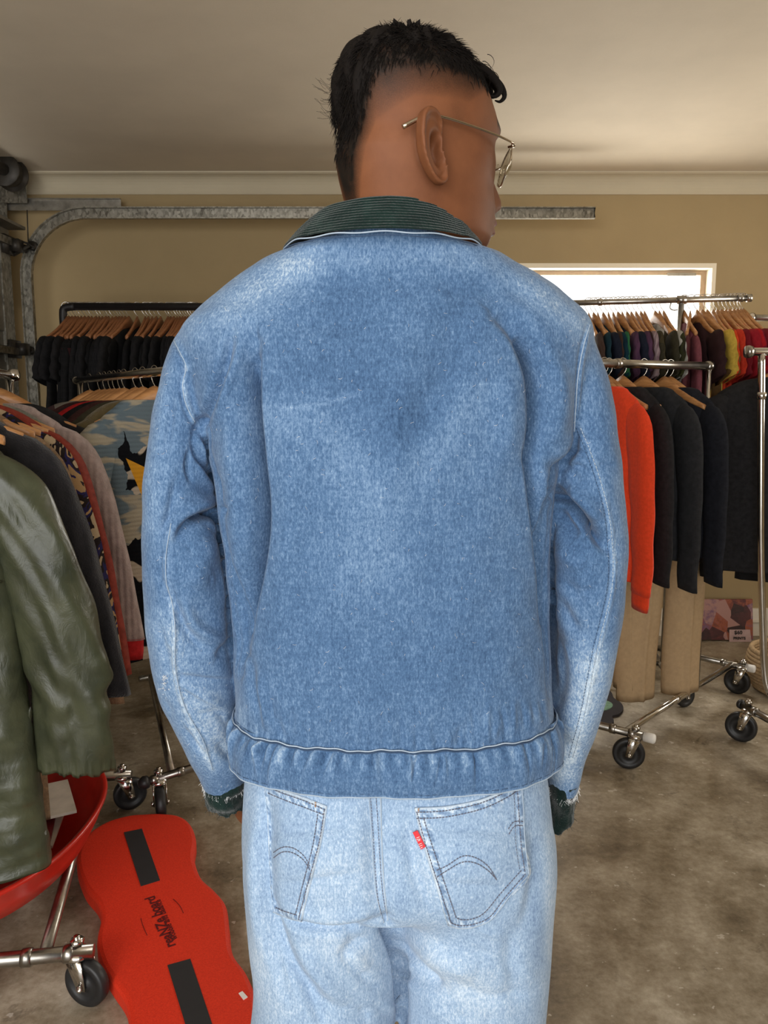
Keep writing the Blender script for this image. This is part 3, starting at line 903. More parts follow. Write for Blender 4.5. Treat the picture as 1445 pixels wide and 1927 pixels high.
def torso_ring(r, n=120, grow=0.0):
    py, l, rr, hd, ex, yc = r
    a = at(l, py, yc); b = at(rr, py, yc)
    e = sellipse(n, (b[0] - a[0]) / 2 + grow, hd + grow, ex)
    return np.c_[e[:, 0] + (a[0] + b[0]) / 2, e[:, 1] + yc, np.full(n, (a[2] + b[2]) / 2)]


J = MB(); J.loft([torso_ring(r) for r in spline(TR, 90)])
for S in (SL, SR):
    R, P, rx = sleeve_rings(S); J.loft(R)
Vj, Fj = J.arr()
Vj, Fj, Ej = voxelize(Vj, Fj, .0024, 3)
# soften the join of shoulder and sleeve only
px, py = proj(Vj)
mk = np.exp(-((np.hypot(px - 350, (py - 680) * .7) / 70) ** 2)) + np.exp(-((np.hypot(px - 1095, (py - 680) * .7) / 70) ** 2))
Vj = lap(Vj, Ej, 45, .5, np.clip(mk * 1.4, 0, 1))
Nj = normals(Vj, Fj)
folds = [
    # left back vertical fold
    (-16, 26, 9, [(482, 640), (474, 720), (478, 800), (486, 870), (494, 940), (492, 1020), (480, 1090), (466, 1160), (458, 1230)]),
    (-15, 13, 7, [(480, 680), (480, 760), (482, 800), (488, 880), (495, 950), (492, 1040), (478, 1110)]),
    (6, 26, 26, [(440, 720), (436, 820), (446, 940), (452, 1040), (446, 1120)]),
    (4, 30, 30, [(535, 780), (545, 920), (535, 1040), (515, 1150)]),
    (-17, 7, 5, [(466, 690), (469, 750), (474, 830), (482, 900), (484, 980), (478, 1050), (466, 1120), (456, 1190)]),
    (-15, 5, 7, [(985, 640), (1006, 690), (1015, 750), (1010, 830), (1005, 900), (1014, 980), (1022, 1060)]),
    (-10, 5, 5, [(1040, 930), (1075, 962), (1104, 992), (1134, 1026)]), (-8, 5, 5, [(416, 958), (395, 966), (370, 974)]),
    # shoulder crease running down to the armhole
    (-9, 6, 14, [(432, 628), (420, 680), (402, 735), (378, 790), (366, 812)]),
    (4, 16, 10, [(452, 640), (438, 700), (420, 760), (402, 800)]),
    # armhole seam, left
    (3.2, 2.5, 9, [(325, 636), (338, 660), (352, 690), (345, 725), (352, 762), (368, 795), (372, 802)]),
    (-3.5, 4, 2.5, [(321, 640), (334, 664), (347, 692), (340, 728), (347, 766), (364, 800)]),
    # armpit pinches
    (-9, 4.5, 8, [(372, 792), (386, 808), (388, 850), (400, 885), (410, 915)]),
    (-5, 4, 5, [(362, 832), (372, 862), (392, 890), (404, 902)]),
    (4.5, 6, 6, [(370, 818), (380, 850), (392, 876)]),
    (-5, 4, 5, [(355, 850), (352, 880), (360, 906)]),
    (4.5, 9, 7, [(372, 868), (380, 895), (402, 925)]),
    # elbow crease and inner sleeve
    (-11, 5, 13, [(420, 955), (400, 962), (375, 970), (345, 992), (330, 1012)]),
    (6, 12, 16, [(412, 940), (385, 948), (355, 962)]),
    (7, 24, 24, [(395, 1010), (380, 1060), (365, 1110)]),
    (-16, 7, 9, [(407, 905), (413, 960), (421, 1020), (431, 1080), (438, 1140), (442, 1210), (446, 1270)]),
    (-6, 8, 14, [(322, 1120), (335, 1160), (352, 1195), (380, 1222)]),
    (5, 14, 10, [(345, 1130), (370, 1180), (420, 1205)]),
    (-4.5, 7, 12, [(438, 1205), (420, 1222), (408, 1238)]),
    (3.2, 3.5, 12, [(332, 1285), (360, 1300), (392, 1318), (430, 1338)]),
    (-4, 12, 5, [(335, 1272), (380, 1280), (440, 1281)]),
    (-5, 10, 10, [(410, 1400), (430, 1420), (452, 1428)]),
    (3.0, 3, 8, [(322, 980), (311, 1040), (312, 1090), (322, 1130), (329, 1190), (329, 1260), (346, 1330), (380, 1392), (400, 1450)]),
    (-3.0, 3, 3, [(327, 980), (316, 1040), (317, 1090), (327, 1130), (335, 1190), (335, 1260), (352, 1330), (386, 1392), (406, 1450)]),
    (-3.5, 6, 12, [(300, 1080), (312, 1130), (320, 1150)]), (-3.5, 5, 9, [(345, 1370), (365, 1400), (388, 1422)]), (3, 6, 6, [(352, 1362), (372, 1390), (392, 1412)]),
    (-2.5, 8, 8, [(300, 1180), (312, 1230), (318, 1270)]), (-4, 7, 14, [(330, 900), (318, 960), (300, 1010)]), (-3.5, 8, 10, [(320, 740), (318, 800), (308, 860)]),
    # right back vertical fold
    (-14, 12, 26, [(930, 590), (965, 620), (990, 665), (1006, 720), (1008, 790), (1000, 860)]),
    (-15, 7, 14, [(985, 650), (1003, 700), (1009, 760), (1005, 820), (996, 868)]),
    (7, 22, 22, [(1040, 680), (1050, 760), (1040, 840)]),
    (5, 26, 26, [(952, 700), (958, 780), (950, 860)]),
    (-15, 7, 13, [(994, 850), (1000, 900), (1008, 960), (1016, 1020), (1022, 1090), (1026, 1170)]),
    (4, 14, 14, [(1022, 880), (1030, 940)]),
    # armhole seam, right
    (1.8, 3, 4, [(1112, 606), (1100, 650), (1090, 700), (1086, 760), (1084, 800)]),
    (-1.4, 3, 3, [(1107, 606), (1095, 650), (1085, 700), (1081, 760), (1079, 800)]),
    (-8, 5, 9, [(1083, 806), (1076, 840), (1060, 866), (1042, 886), (1034, 912)]),
    (5, 12, 8, [(1070, 812), (1058, 845), (1040, 862)]),
    # the deep diagonal sleeve fold
    (-15, 8, 16, [(1034, 918), (1052, 940), (1078, 962), (1102, 990), (1124, 1016), (1142, 1036)]),
    (-9, 14, 14, [(1038, 950), (1060, 985), (1090, 1010)]),
    (8, 14, 20, [(1062, 922), (1094, 950), (1122, 985)]),
    (5, 20, 16, [(1045, 1030), (1075, 1050), (1105, 1065)]),
    (-3, 5, 5, [(1062, 862), (1085, 848), (1104, 862)]), (-3, 4, 6, [(1058, 885), (1082, 876), (1106, 888)]), (2.6, 5, 5, [(1070, 875), (1095, 862)]), (-3, 5, 5, [(1092, 815), (1108, 838), (1110, 860)]),
    (-12, 5, 7, [(1034, 925), (1032, 1000), (1030, 1080), (1030, 1160), (1032, 1240), (1037, 1310)]),
    (1.5, 3, 4, [(1093, 800), (1112, 850), (1130, 905), (1146, 970), (1154, 1040), (1154, 1100), (1143, 1150), (1128, 1210), (1114, 1280), (1100, 1350), (1078, 1430)]),
    (-1.2, 2.5, 2.5, [(1088, 800), (1107, 850), (1125, 905), (1141, 970), (1149, 1040), (1149, 1100), (1138, 1150), (1123, 1210), (1109, 1280), (1095, 1350), (1073, 1430)]),
    (-6, 9, 16, [(1040, 1180), (1050, 1240), (1050, 1290), (1044, 1340)]), (-4, 12, 12, [(1060, 1095), (1090, 1120), (1120, 1110)]), (-3.5, 8, 12, [(1040, 1380), (1060, 1395), (1075, 1390)]),
    (-4, 10, 12, [(1048, 1125), (1072, 1170), (1092, 1190)]),
    # back panel
    (1.3, 3, 3, [(545, 768), (590, 762), (640, 752), (692, 735)]), (-1.2, 4, 4, [(545, 762), (590, 756), (640, 746), (692, 729)]),
    (-3, 40, 40, [(640, 560), (655, 700), (640, 900)]), (-3, 34, 34, [(870, 560), (850, 680), (780, 800)]), (3, 40, 40, [(760, 620), (745, 820), (735, 1000)]),
    (-2.5, 22, 22, [(520, 600), (600, 610), (700, 596)]), (-2.5, 18, 26, [(1010, 560), (940, 545), (860, 556)]),
    (-4, 10, 10, [(470, 1240), (476, 1300), (492, 1350)]), (3, 9, 9, [(486, 1270), (496, 1330), (510, 1370)]), (-2.5, 8, 8, [(506, 1310), (520, 1360), (534, 1392)]),
]
R2 = random.Random(3)
for i in range(30):   # gathers where the back runs into the waistband
    x = 500 + i * 18 + R2.uniform(-5, 5); y1 = 1345 + 72 * (1 - ((x - 742) / 300) ** 2); ln = R2.uniform(24, 70)
    folds.append((R2.choice((-1.8, 1.5, -1.2)), 4, 5, [(x + R2.uniform(-8, 4), y1 - ln), (x, y1 - ln / 2), (x + R2.uniform(-2, 5), y1)]))
for i in range(46):   # small crumples over the sleeves
    if i % 2: x, y = R2.uniform(1045, 1140), R2.uniform(860, 1420)
    else: x, y = R2.uniform(295, 430), R2.uniform(860, 1420)
    a = R2.uniform(-.6, 1.2); l = R2.uniform(14, 34)
    folds.append((R2.uniform(-1.8, 1.4), R2.uniform(3, 6), R2.uniform(4, 8), [(x, y), (x + l * math.cos(a), y + l * math.sin(a)), (x + 1.7 * l * math.cos(a + .3), y + 1.7 * l * math.sin(a + .3))]))
folds = [(a * 1.6, b, c, p) for a, b, c, p in folds]
Vj = sculpt(Vj, Nj, folds)
Vj = lap(Vj, Ej, 1)
wl = np.sin(Vj[:, 0] * 61 + Vj[:, 2] * 23) * np.sin(Vj[:, 2] * 47 - Vj[:, 0] * 31) + .6 * np.sin(Vj[:, 0] * 120 + Vj[:, 1] * 77) * np.sin(Vj[:, 2] * 101 + Vj[:, 1] * 90)
Vj = Vj + Nj * (wl * .0009)[:, None]
jacket = obj('jacket', Vj, Fj, 'jacket', person)
tag(jacket, 'boxy light blue denim jacket with green corduroy collar and frayed cuffs')
wj = blobs(Vj, .35, [
    (.16, [(560, 500), (420, 570), (345, 620)], 45), (.15, [(540, 500), (700, 478), (890, 490), (1000, 545), (1090, 610)], 34), (.10, [(480, 560), (430, 650)], 50),
    (-.07, [(640, 560), (690, 640), (740, 780), (770, 820)], 60), (-.07, [(870, 560), (840, 660), (780, 780)], 60), (-.03, [(750, 850)], 45),  # darker V across the upper back
    (.11, [(500, 790), (600, 805), (650, 850)], 42), (.11, [(900, 740), (840, 810), (790, 860)], 36), (.10, [(715, 945), (690, 1060)], 60), (.05, [(640, 900), (800, 900)], 50),
    (.12, [(545, 768), (620, 757), (692, 735)], 5), (-.06, [(560, 690), (660, 700)], 30), (-.05, [(500, 1180), (720, 1260), (1000, 1200)], 90),
    (.12, [(310, 700), (290, 860), (290, 1000)], 28), (.22, [(325, 1200), (350, 1300), (400, 1400)], 70), (.14, [(405, 1320), (420, 1400)], 40), (.16, [(322, 1000), (314, 1080), (328, 1170), (329, 1260), (346, 1330), (400, 1450)], 6),
    (.10, [(1110, 620), (1100, 760)], 26), (.16, [(1093, 800), (1130, 905), (1154, 1040), (1143, 1150), (1114, 1280), (1078, 1430)], 7), (.10, [(1165, 900), (1166, 1080)], 18),
    (.30, [(1120, 1260), (1095, 1350), (1065, 1440)], 52), (.10, [(1075, 1150), (1080, 1300)], 50), (.18, [(1052, 1400), (1052, 1460)], 30), (-.08, [(1080, 960), (1090, 1080)], 40),  # negative entry darkens the deep sleeve fold, shade put into the colour
    (.25, [(352, 690), (345, 725), (368, 795)], 5), (.1, [(1000, 540), (1080, 600)], 30)])
px, py = proj(Vj)
seamd = pdist(px, py, [(448, 1345), (480, 1378), (560, 1408), (640, 1420), (742, 1422), (850, 1411), (950, 1387), (1010, 1356), (1037, 1322)])[0]
wj += (.16 * np.sin(px * .42) * np.sin(px * .17 + 1)) * np.exp(-(seamd / 16) ** 2) * (Vj[:, 1] < .97)
setattr_(jacket, 'wear_and_shade', np.clip(wj, 0, 1))
tree_j = bvh(Vj, Fj)

# waistband : gathered band below the seam
n = 900; rows = 34
zt, zb = .9535, .8975
base = TR[-1].copy(); ref = torso_ring(base, n)
cx0 = ref[:, 0].mean(); dirs = ref[:, :2] - np.array([cx0, YC]); nd = dirs / np.linalg.norm(dirs, axis=1)[:, None]
ang = np.arctan2(dirs[:, 1], dirs[:, 0]); rr_ = random.Random(9)
arc = np.r_[0, np.cumsum(np.linalg.norm(np.diff(ref[:, :2], axis=0), axis=1))]
pk = np.zeros(n); tilt = []
puck = [(rr_.uniform(0, arc[-1]), rr_.uniform(.0022, .0048), rr_.uniform(.0024, .0052), rr_.uniform(-.35, .9), rr_.uniform(.25, .75)) for _ in range(95)]
rings = []
for k in range(rows + 1):
    q = k / rows; z = zt + (zb - zt) * q
    g = .0035 * (1 - math.exp(-q * 9)) + .004 * math.sin(q * PI) + .002 * q
    o = np.full(n, g)
    for s0, w_, a_, tl, ext in puck:
        sc = s0 - tl * q * .02; d = (arc - sc + arc[-1] / 2) % arc[-1] - arc[-1] / 2
        o += a_ * np.exp(-(d / w_) ** 2) * math.exp(-(q / ext) ** 2) * min(1, q * 9 + .15) * (1 if w_ > .003 else -1)
    o += .0018 * np.sin(arc * 60 + 1) * q + .0008 * np.sin(arc * 170) * q
    flare = .006 * q * (np.abs(np.cos(ang)) ** 3)
    P2 = ref[:, :2] + nd * (o + flare)[:, None]; rings.append(np.c_[P2, np.full(n, z) + .0012 * np.sin(arc * 90) * q])
for k, (zz, off) in enumerate([(zb - .0012, -.001), (zb + .0005, -.0026), (zb + .02, -.004), (zt + .004, -.010)]):
    P2 = rings[rows][:, :2] + nd * off; rings.append(np.c_[P2, np.full(n, zz)])
wb = MB().loft(rings, caps=False); Vw, Fw = wb.arr()
waistband = obj('waistband', Vw, Fw, 'jacket', jacket)
qq = (zt - Vw[:, 2]) / (zt - zb); aa = np.tile(arc, len(rings))
ww = .34 + .17 * np.sin(aa * 330) * np.exp(-((qq - .18) / .2) ** 2) + .18 * np.exp(-((qq - .99) / .03) ** 2) + .08 * np.sin(aa * 211 + 1) * np.exp(-((qq - .3) / .3) ** 2)
for s0, w_, a_, tl, ext in puck:
    d = (aa - (s0 - tl * qq * .02) + arc[-1] / 2) % arc[-1] - arc[-1] / 2
    ww += .16 * np.exp(-(d / (w_ * .7)) ** 2) * np.exp(-(qq / ext) ** 2) * (1 if w_ > .003 else -.6)
setattr_(waistband, 'wear_and_shade', np.clip(ww, 0, 1))
tree_w = bvh(Vw, Fw)
trees = [tree_j, tree_w]
# raised seam rope between panel and band
rope = []
for i in range(0, n, 2):
    rope.append((ref[i, 0] + nd[i, 0] * .0035, ref[i, 1] + nd[i, 1] * .0035, zt + .0012 + .0012 * math.sin(arc[i] * 95) + .0006 * math.sin(arc[i] * 260)))
rope.append(rope[0])
MB().tube(rope, .0008, 6, caps=False).build('waistband_seam', 'thread_light', jacket)
rope2 = [(x + 0, y, z - .0024) for x, y, z in rope]
MB().tube(rope2, .0009, 6, caps=False).build('waistband_seam', 'thread_navy', jacket)
hem = [(rings[rows][i, 0] + nd[i, 0] * .0002, rings[rows][i, 1] + nd[i, 1] * .0002, zb) for i in range(0, n, 3)]; hem.append(hem[0])
MB().tube(hem, .0008, 5, caps=False).build('hem_edge', 'thread_light', jacket)
hp = [(x + nd[(3 * i) % n, 0] * .0003, y + nd[(3 * i) % n, 1] * .0003, z + .0048) for i, (x, y, z) in enumerate(hem)]
mb = MB()
for i in range(0, len(hp) - 2, 3): mb.tube([hp[i], hp[i + 1], hp[i + 2]], .0005, 4)
mb.build('hem_stitching', 'thread_navy', jacket)

seamline([tree_j], [(327, 640), (338, 662), (350, 690), (344, 725), (351, 762), (367, 795)], .0005).build('shoulder_seam', 'thread_light', jacket)
seamline([tree_j], [(1110, 610), (1097, 655), (1087, 710), (1083, 770), (1080, 812)], .0006).build('shoulder_seam', 'thread_light', jacket)
seamline([tree_j], [(322, 985), (312, 1045), (313, 1095), (324, 1135), (329, 1190), (330, 1260), (347, 1330), (381, 1392), (400, 1448)], .0005).build('sleeve_seam', 'thread_light', jacket)
stitches([tree_j], [(1093, 805), (1112, 852), (1130, 905), (1146, 970), (1153, 1040), (1152, 1100), (1142, 1150), (1127, 1210), (1113, 1280), (1099, 1350), (1078, 1425)], .0006, 5, 2).build('sleeve_seam', 'thread_light', jacket)
stitches([tree_j], [(1084, 805), (1103, 852), (1121, 905), (1137, 970), (1144, 1040), (1143, 1100), (1133, 1150), (1118, 1210), (1104, 1280), (1090, 1350), (1070, 1425)], .00035, 4, 2).build('sleeve_seam', 'thread_navy', jacket)
# loose white cotton fibres scattered over the denim
mb = MB(); R3 = random.Random(12)
for i in range(360):
    x, y = R3.uniform(290, 1165), R3.uniform(500, 1480)
    g0 = hit(tree_j, x, y, .0003)
    if g0 is None: continue
    a = R3.uniform(0, PI); l = R3.uniform(1.5, 4); pts = [g0]; ok = True
    for j in (1, 2):
        h_ = hit(tree_j, x + l * j * math.cos(a), y + l * j * math.sin(a), .0003 + .0004 * R3.random())
        if h_ is None or np.linalg.norm(h_ - pts[-1]) > .012: ok = False; break
        pts.append(h_); a += R3.uniform(-.6, .6)
    if ok: mb.tube(pts, .00013, 3)
mb.build('cotton_lint', 'fray', jacket, kind='stuff')

# corduroy collar
n = 220; rows = 96
def collar_ring(q):
    a = -PI / 2 + np.linspace(-1, 1, n) * 2.62
    cx = .006 - .006 * q; cyc = .934 + .004 * q
    rx = .083 + .026 * q ** .9; ry = .076 + .018 * q
    side = np.sin(np.linspace(-1, 1, n) * PI / 2)         # -1 left .. 1 right
    ztop = 1.572 - .005 * np.abs(side) - .034 * np.clip(side - .25, 0, 1) ** 1.5 - .012 * np.clip(-side - .6, 0, 1)
    zbot = 1.5340 + .001 * np.abs(side) - .012 * np.clip(np.abs(side) - .55, 0, 1)
    x = cx + rx * np.cos(a) * (1 + .04 * q * (np.abs(side) > .5)); y = cyc + ry * np.sin(a)
    z = ztop + (zbot - ztop) * q
    nx, ny = np.cos(a), np.sin(a)
    return x, y, z, nx, ny
rings = []
for k in range(rows + 1):
    q = k / rows; x, y, z, nx, ny = collar_ring(q)
    rib = .0012 * abs(math.sin(q * PI * 12)) + .0005 * np.sin(np.linspace(0, 60, n) + q * 9)
    bul = .004 * math.sin(min(1, q * 1.6) * PI / 2)
    wv = .002 * np.sin(np.linspace(0, 14, n)) * q
    rings.append(np.c_[x + nx * (rib + bul + wv), y + ny * (rib + bul + wv), z])
for q, o in ((1.0, -.003), (.6, -.006), (.1, -.004), (.0, -.006)):
    x, y, z, nx, ny = collar_ring(q); rings.append(np.c_[x + nx * o, y + ny * o, z + (.003 if q == 1 else -.002)])
for q in (.0, .5, 1.0):   # inner stand of the collar
    x, y, z, nx, ny = collar_ring(0); rings.append(np.c_[x + nx * (-.008), y + ny * (-.008), z - .004 - .022 * q])
collar = MB().loft(rings, caps=False, closed=False).build('collar', 'cord', jacket)
tag(collar, 'dark green corduroy collar')
ex, ey, ez, nx, ny = collar_ring(1.0)
MB().tube([(ex[i] + nx[i] * .004, ey[i] + ny[i] * .004, ez[i] - .003 + .0008 * math.sin(i * .3)) for i in range(14, n - 14, 2)], .0008, 6).build('collar_seam', 'thread_light', jacket)
MB().tube([(ex[i] + nx[i] * .0052, ey[i] + ny[i] * .0052, ez[i] - .0068 + .0006 * math.sin(i * .23 + 1)) for i in range(14, n - 14, 2)], .0006, 6).build('collar_seam', 'thread_navy', jacket)

# cuffs and frayed sleeve ends
def cuff(S, ctrl, seed):
    R_c = random.Random(seed); Q = spline(np.array(ctrl, float), 30); m = len(Q); n = 120
    P = np.array([at(q[0], q[1], q[3]) for q in Q]); dep = (P - C) @ FW; rx = Q[:, 2] * dep / FPX; ry = Q[:, 4]
    T_ = np.gradient(P, axis=0); T_ /= np.linalg.norm(T_, axis=1)[:, None]; rings = []
    ph = [R_c.uniform(0, 6) for _ in range(6)]
    for i in range(m):
        u = RT - T_[i] * (RT @ T_[i]); u /= np.linalg.norm(u); v = np.cross(u, T_[i]); a = np.arange(n) * 2 * PI / n
        rb = .0011 * np.abs(np.sin(a * 14 + .5 * np.sin(i * .4 + ph[0]))) + .0022 * np.sin(a * 3 + i * .25 + ph[1]) + .002 * np.sin(a * 5 - i * .31 + ph[2]) + .0016 * math.sin(i * .55 + ph[3]) * np.sin(a * 2 + ph[4])
        e = sellipse(n, rx[i], ry[i], 2.2); r0 = np.linalg.norm(e, axis=1)[:, None]; e = e * (1 + rb[:, None] / r0)
        rag = (.004 * np.sin(a * 7 + ph[5]) + .002 * np.sin(a * 19)) * (max(0, i - m + 6) / 6)
        rings.append(P[i] + e[:, :1] * u + e[:, 1:] * v + T_[i] * rag[:, None])
    inner = [c + (r - c) * .86 for r, c in zip(rings[::-4], P[::-4])]
    o = MB().loft(rings + inner, caps=False).build('cuff', 'cord', jacket); tag(o, 'frayed dark green corduroy cuff')
    mb = MB()
    for k in range(420):   # ragged corduroy pile and threads
        i = R_c.choice(range(4, m)); j = R_c.randrange(n); p = rings[i][j]; nn = p - P[i]; nn /= np.linalg.norm(nn)
        d = T_[i] * R_c.uniform(.2, 1) + nn * R_c.uniform(.1, .8) + np.array([R_c.gauss(0, .3) for _ in range(3)]); L = R_c.uniform(.002, .006)
        mb.tube([p, p + d * L * .5, p + d * L + (0, 0, -.001)], .00028, 3)
    mb.build('pile', 'cord', o, kind='stuff')
    return
cuff(SL, [(424, 1440, 40, 1.062, .044), (426, 1462, 42, 1.066, .047), (430, 1482, 40, 1.07, .046), (436, 1500, 31, 1.075, .038)], 3)
cuff(SR, [(1056, 1450, 25, 1.05, .040), (1054, 1480, 26, 1.055, .041), (1050, 1510, 24, 1.06, .040), (1044, 1533, 20, 1.065, .036)], 8)
mb = MB(); Rf = random.Random(21)
for S, x0, x1, y0 in ((SL, 388, 466, 1452), (SR, 1030, 1078, 1472)):
    R, P, rx = sleeve_rings(S); last = R[-1]; T_ = P[-1] - P[-3]; T_ /= np.linalg.norm(T_)
    for k in range(800):
        j = Rf.uniform(0, len(last)); a = int(j) % len(last); p = last[a] + (last[(a + 1) % len(last)] - last[a]) * (j % 1)
        nn = p - P[-1]; nn /= np.linalg.norm(nn); p = p + nn * .0012
        cl = .5 + .5 * math.sin(j * 1.3 + x0); L = (Rf.uniform(.001, .004) + .005 * cl) * Rf.uniform(.5, 1)
        d = T_ * Rf.uniform(.6, 1) + nn * Rf.uniform(-.05, .12) + np.array([Rf.gauss(0, .45) for _ in range(3)])
        p0 = p - T_ * Rf.uniform(0, .005)
        mb.tube([p0, p0 + d * L * .5, p0 + d * L + (Rf.gauss(0, .001), Rf.gauss(0, .001), -.001)], .00024, 3)
for k in range(40):   # worn spot on the left elbow
    x, y = 306 + Rf.gauss(0, 3), 1284 + Rf.gauss(0, 12); g0 = hit(tree_j, x + 6, y, .0005)
    if g0 is not None: mb.tube([g0, g0 + np.array([Rf.gauss(-.002, .002), Rf.gauss(-.001, .001), Rf.gauss(0, .0012)])], .0002, 3)
mb.build('frayed_threads', 'fray', jacket, kind='stuff')

# ------------------------------------------------------------------ jeans
PR = np.array([(1395, 480, 1012, .115, 2.3, .978), (1450, 464, 1026, .120, 2.3, .978), (1500, 460, 1032, .127, 2.3, .978), (1550, 458, 1037, .133, 2.3, .978), (1590, 459, 1040, .134, 2.3, .978), (1622, 464, 1040, .128, 2.3, .98), (1645, 480, 1024, .112, 2.3, .982), (1660, 520, 985, .075, 2.2, .985)], float)
K = MB(); K.loft([torso_ring(r) for r in spline(PR, 50)])
def leg(sg, pts):
    R = []
    for x, y, z, a, b in spline(np.array(pts, float), 60):
        e = sellipse(64, a, b, 2.2); R.append(np.c_[e[:, 0] + x, e[:, 1] + y, np.full(64, z)])
    K.loft(R)
xl = lambda p, y: at(p, y, .985)[0]
leg(-1, [(xl(612, 1550), .985, .83, .08, .10), (xl(604, 1600), .985, .79, .098, .118), (xl(604, 1650), .985, .74, .1045, .121), (xl(608, 1730), .985, .68, .1055, .118), (xl(612, 1800), .985, .62, .105, .114), (xl(616, 1900), .985, .54, .102, .112), (-.098, .985, .40, .100, .108), (-.105, .98, .22, .095, .104), (-.11, .98, .05, .092, .102), (-.11, .98, .025, .092, .102)])
leg(1, [(xl(895, 1550), .985, .83, .08, .10), (xl(897, 1600), .985, .79, .100, .118), (xl(895, 1650), .985, .74, .1075, .121), (xl(893, 1730), .985, .68, .108, .118), (xl(892, 1800), .988, .62, .107, .114), (xl(888, 1900), .988, .54, .104, .112), (.122, .985, .40, .100, .108), (.128, .98, .22, .095, .104), (.13, .98, .05, .092, .102), (.13, .98, .025, .092, .102)])
Vk, Fk = K.arr(); Vk, Fk, Ek = voxelize(Vk, Fk, .0028, 10)
px, py = proj(Vk)
Vk = lap(Vk, Ek, 90, .5, np.exp(-((py - 1748) / 55) ** 2) * (Vk[:, 1] < .99) * (Vk[:, 2] < .9))
Vk = lap(Vk, Ek, 260, .5, np.exp(-((py - 1752) / 60) ** 2) * np.clip((px - 745) / 60, 0, 1) * (Vk[:, 1] < .99) * (Vk[:, 2] < .9))
Nk = normals(Vk, Fk)
jf = [
    (9, 85, 85, [(590, 1560), (600, 1650)]), (9, 85, 85, [(895, 1560), (890, 1660)]), (-7, 22, 22, [(706, 1500), (708, 1600), (715, 1690), (725, 1745)]),
    (3.0, 10, 2.2, [(717, 1497), (720, 1570), (723, 1640), (727, 1690), (731, 1732)]), (-14, 5, 6, [(726, 1745), (738, 1775), (750, 1830), (753, 1950)]), (-11, 7, 10, [(722, 1738), (734, 1770), (748, 1815), (753, 1870), (755, 1940)]),
    (-8, 6, 16, [(512, 1716), (545, 1738), (590, 1750), (640, 1751), (690, 1746), (722, 1738)]), (5, 20, 14, [(540, 1712), (620, 1728), (700, 1724)]),
    (-8, 9, 22, [(506, 1722), (520, 1770), (545, 1820), (580, 1880), (610, 1940)]), (5, 20, 20, [(560, 1790), (600, 1840), (650, 1900)]),
    (-8, 10, 22, [(497, 1480), (502, 1560), (500, 1640), (500, 1720), (512, 1790), (535, 1870)]), (4, 14, 14, [(480, 1540), (478, 1660), (486, 1780)]),
    (-10, 9, 18, [(728, 1742), (748, 1780), (780, 1820), (830, 1866)]), (-6, 10, 16, [(756, 1830), (790, 1850), (832, 1864)]), (6, 24, 24, [(790, 1780), (840, 1810), (900, 1830)]),
    (-5, 12, 12, [(690, 1762), (650, 1800), (700, 1850)]), (4, 18, 18, [(640, 1790), (690, 1830)]),
    (-4, 14, 22, [(1000, 1560), (1005, 1660), (985, 1760)]), (-4, 14, 14, [(770, 1560), (780, 1640), (815, 1720)]), (-3, 18, 18, [(975, 1730), (960, 1800), (975, 1900)]),
    (-4, 12, 20, [(560, 1860), (640, 1900), (700, 1925)]), (-3, 10, 14, [(860, 1850), (920, 1880), (1000, 1870)]),
]
for i in range(26):
    x, y = R2.uniform(480, 1020), R2.uniform(1740, 1925); a = R2.uniform(.3, 1.3); l = R2.uniform(20, 50)
    jf.append((R2.uniform(-2.2, 1.6), R2.uniform(6, 12), R2.uniform(6, 12), [(x, y), (x + l * math.cos(a), y + l * math.sin(a))]))
jf = [(a * (1.7 if abs(a) < 9 else 1.3), b, c, p) for a, b, c, p in jf]
Vk = sculpt(Vk, Nk, jf); Vk = lap(Vk, Ek, 1)
jeans = obj('jeans', Vk, Fk, 'jeans', person); tag(jeans, 'pale blue baggy denim jeans')
wk = blobs(Vk, .56, [(.08, [(600, 1640), (890, 1640)], 60), (.12, [(620, 1770), (680, 1800)], 40), (.12, [(800, 1800), (900, 1880)], 50), (-.10, [(1000, 1600), (1015, 1800)], 18), (.10, [(1030, 1560), (1035, 1800)], 12), (-.08, [(750, 1600), (760, 1700)], 28), (.08, [(480, 1800), (520, 1900)], 30)])
setattr_(jeans, 'wear_and_shade', np.clip(wk, 0, 1)); tree_k = bvh(Vk, Fk)


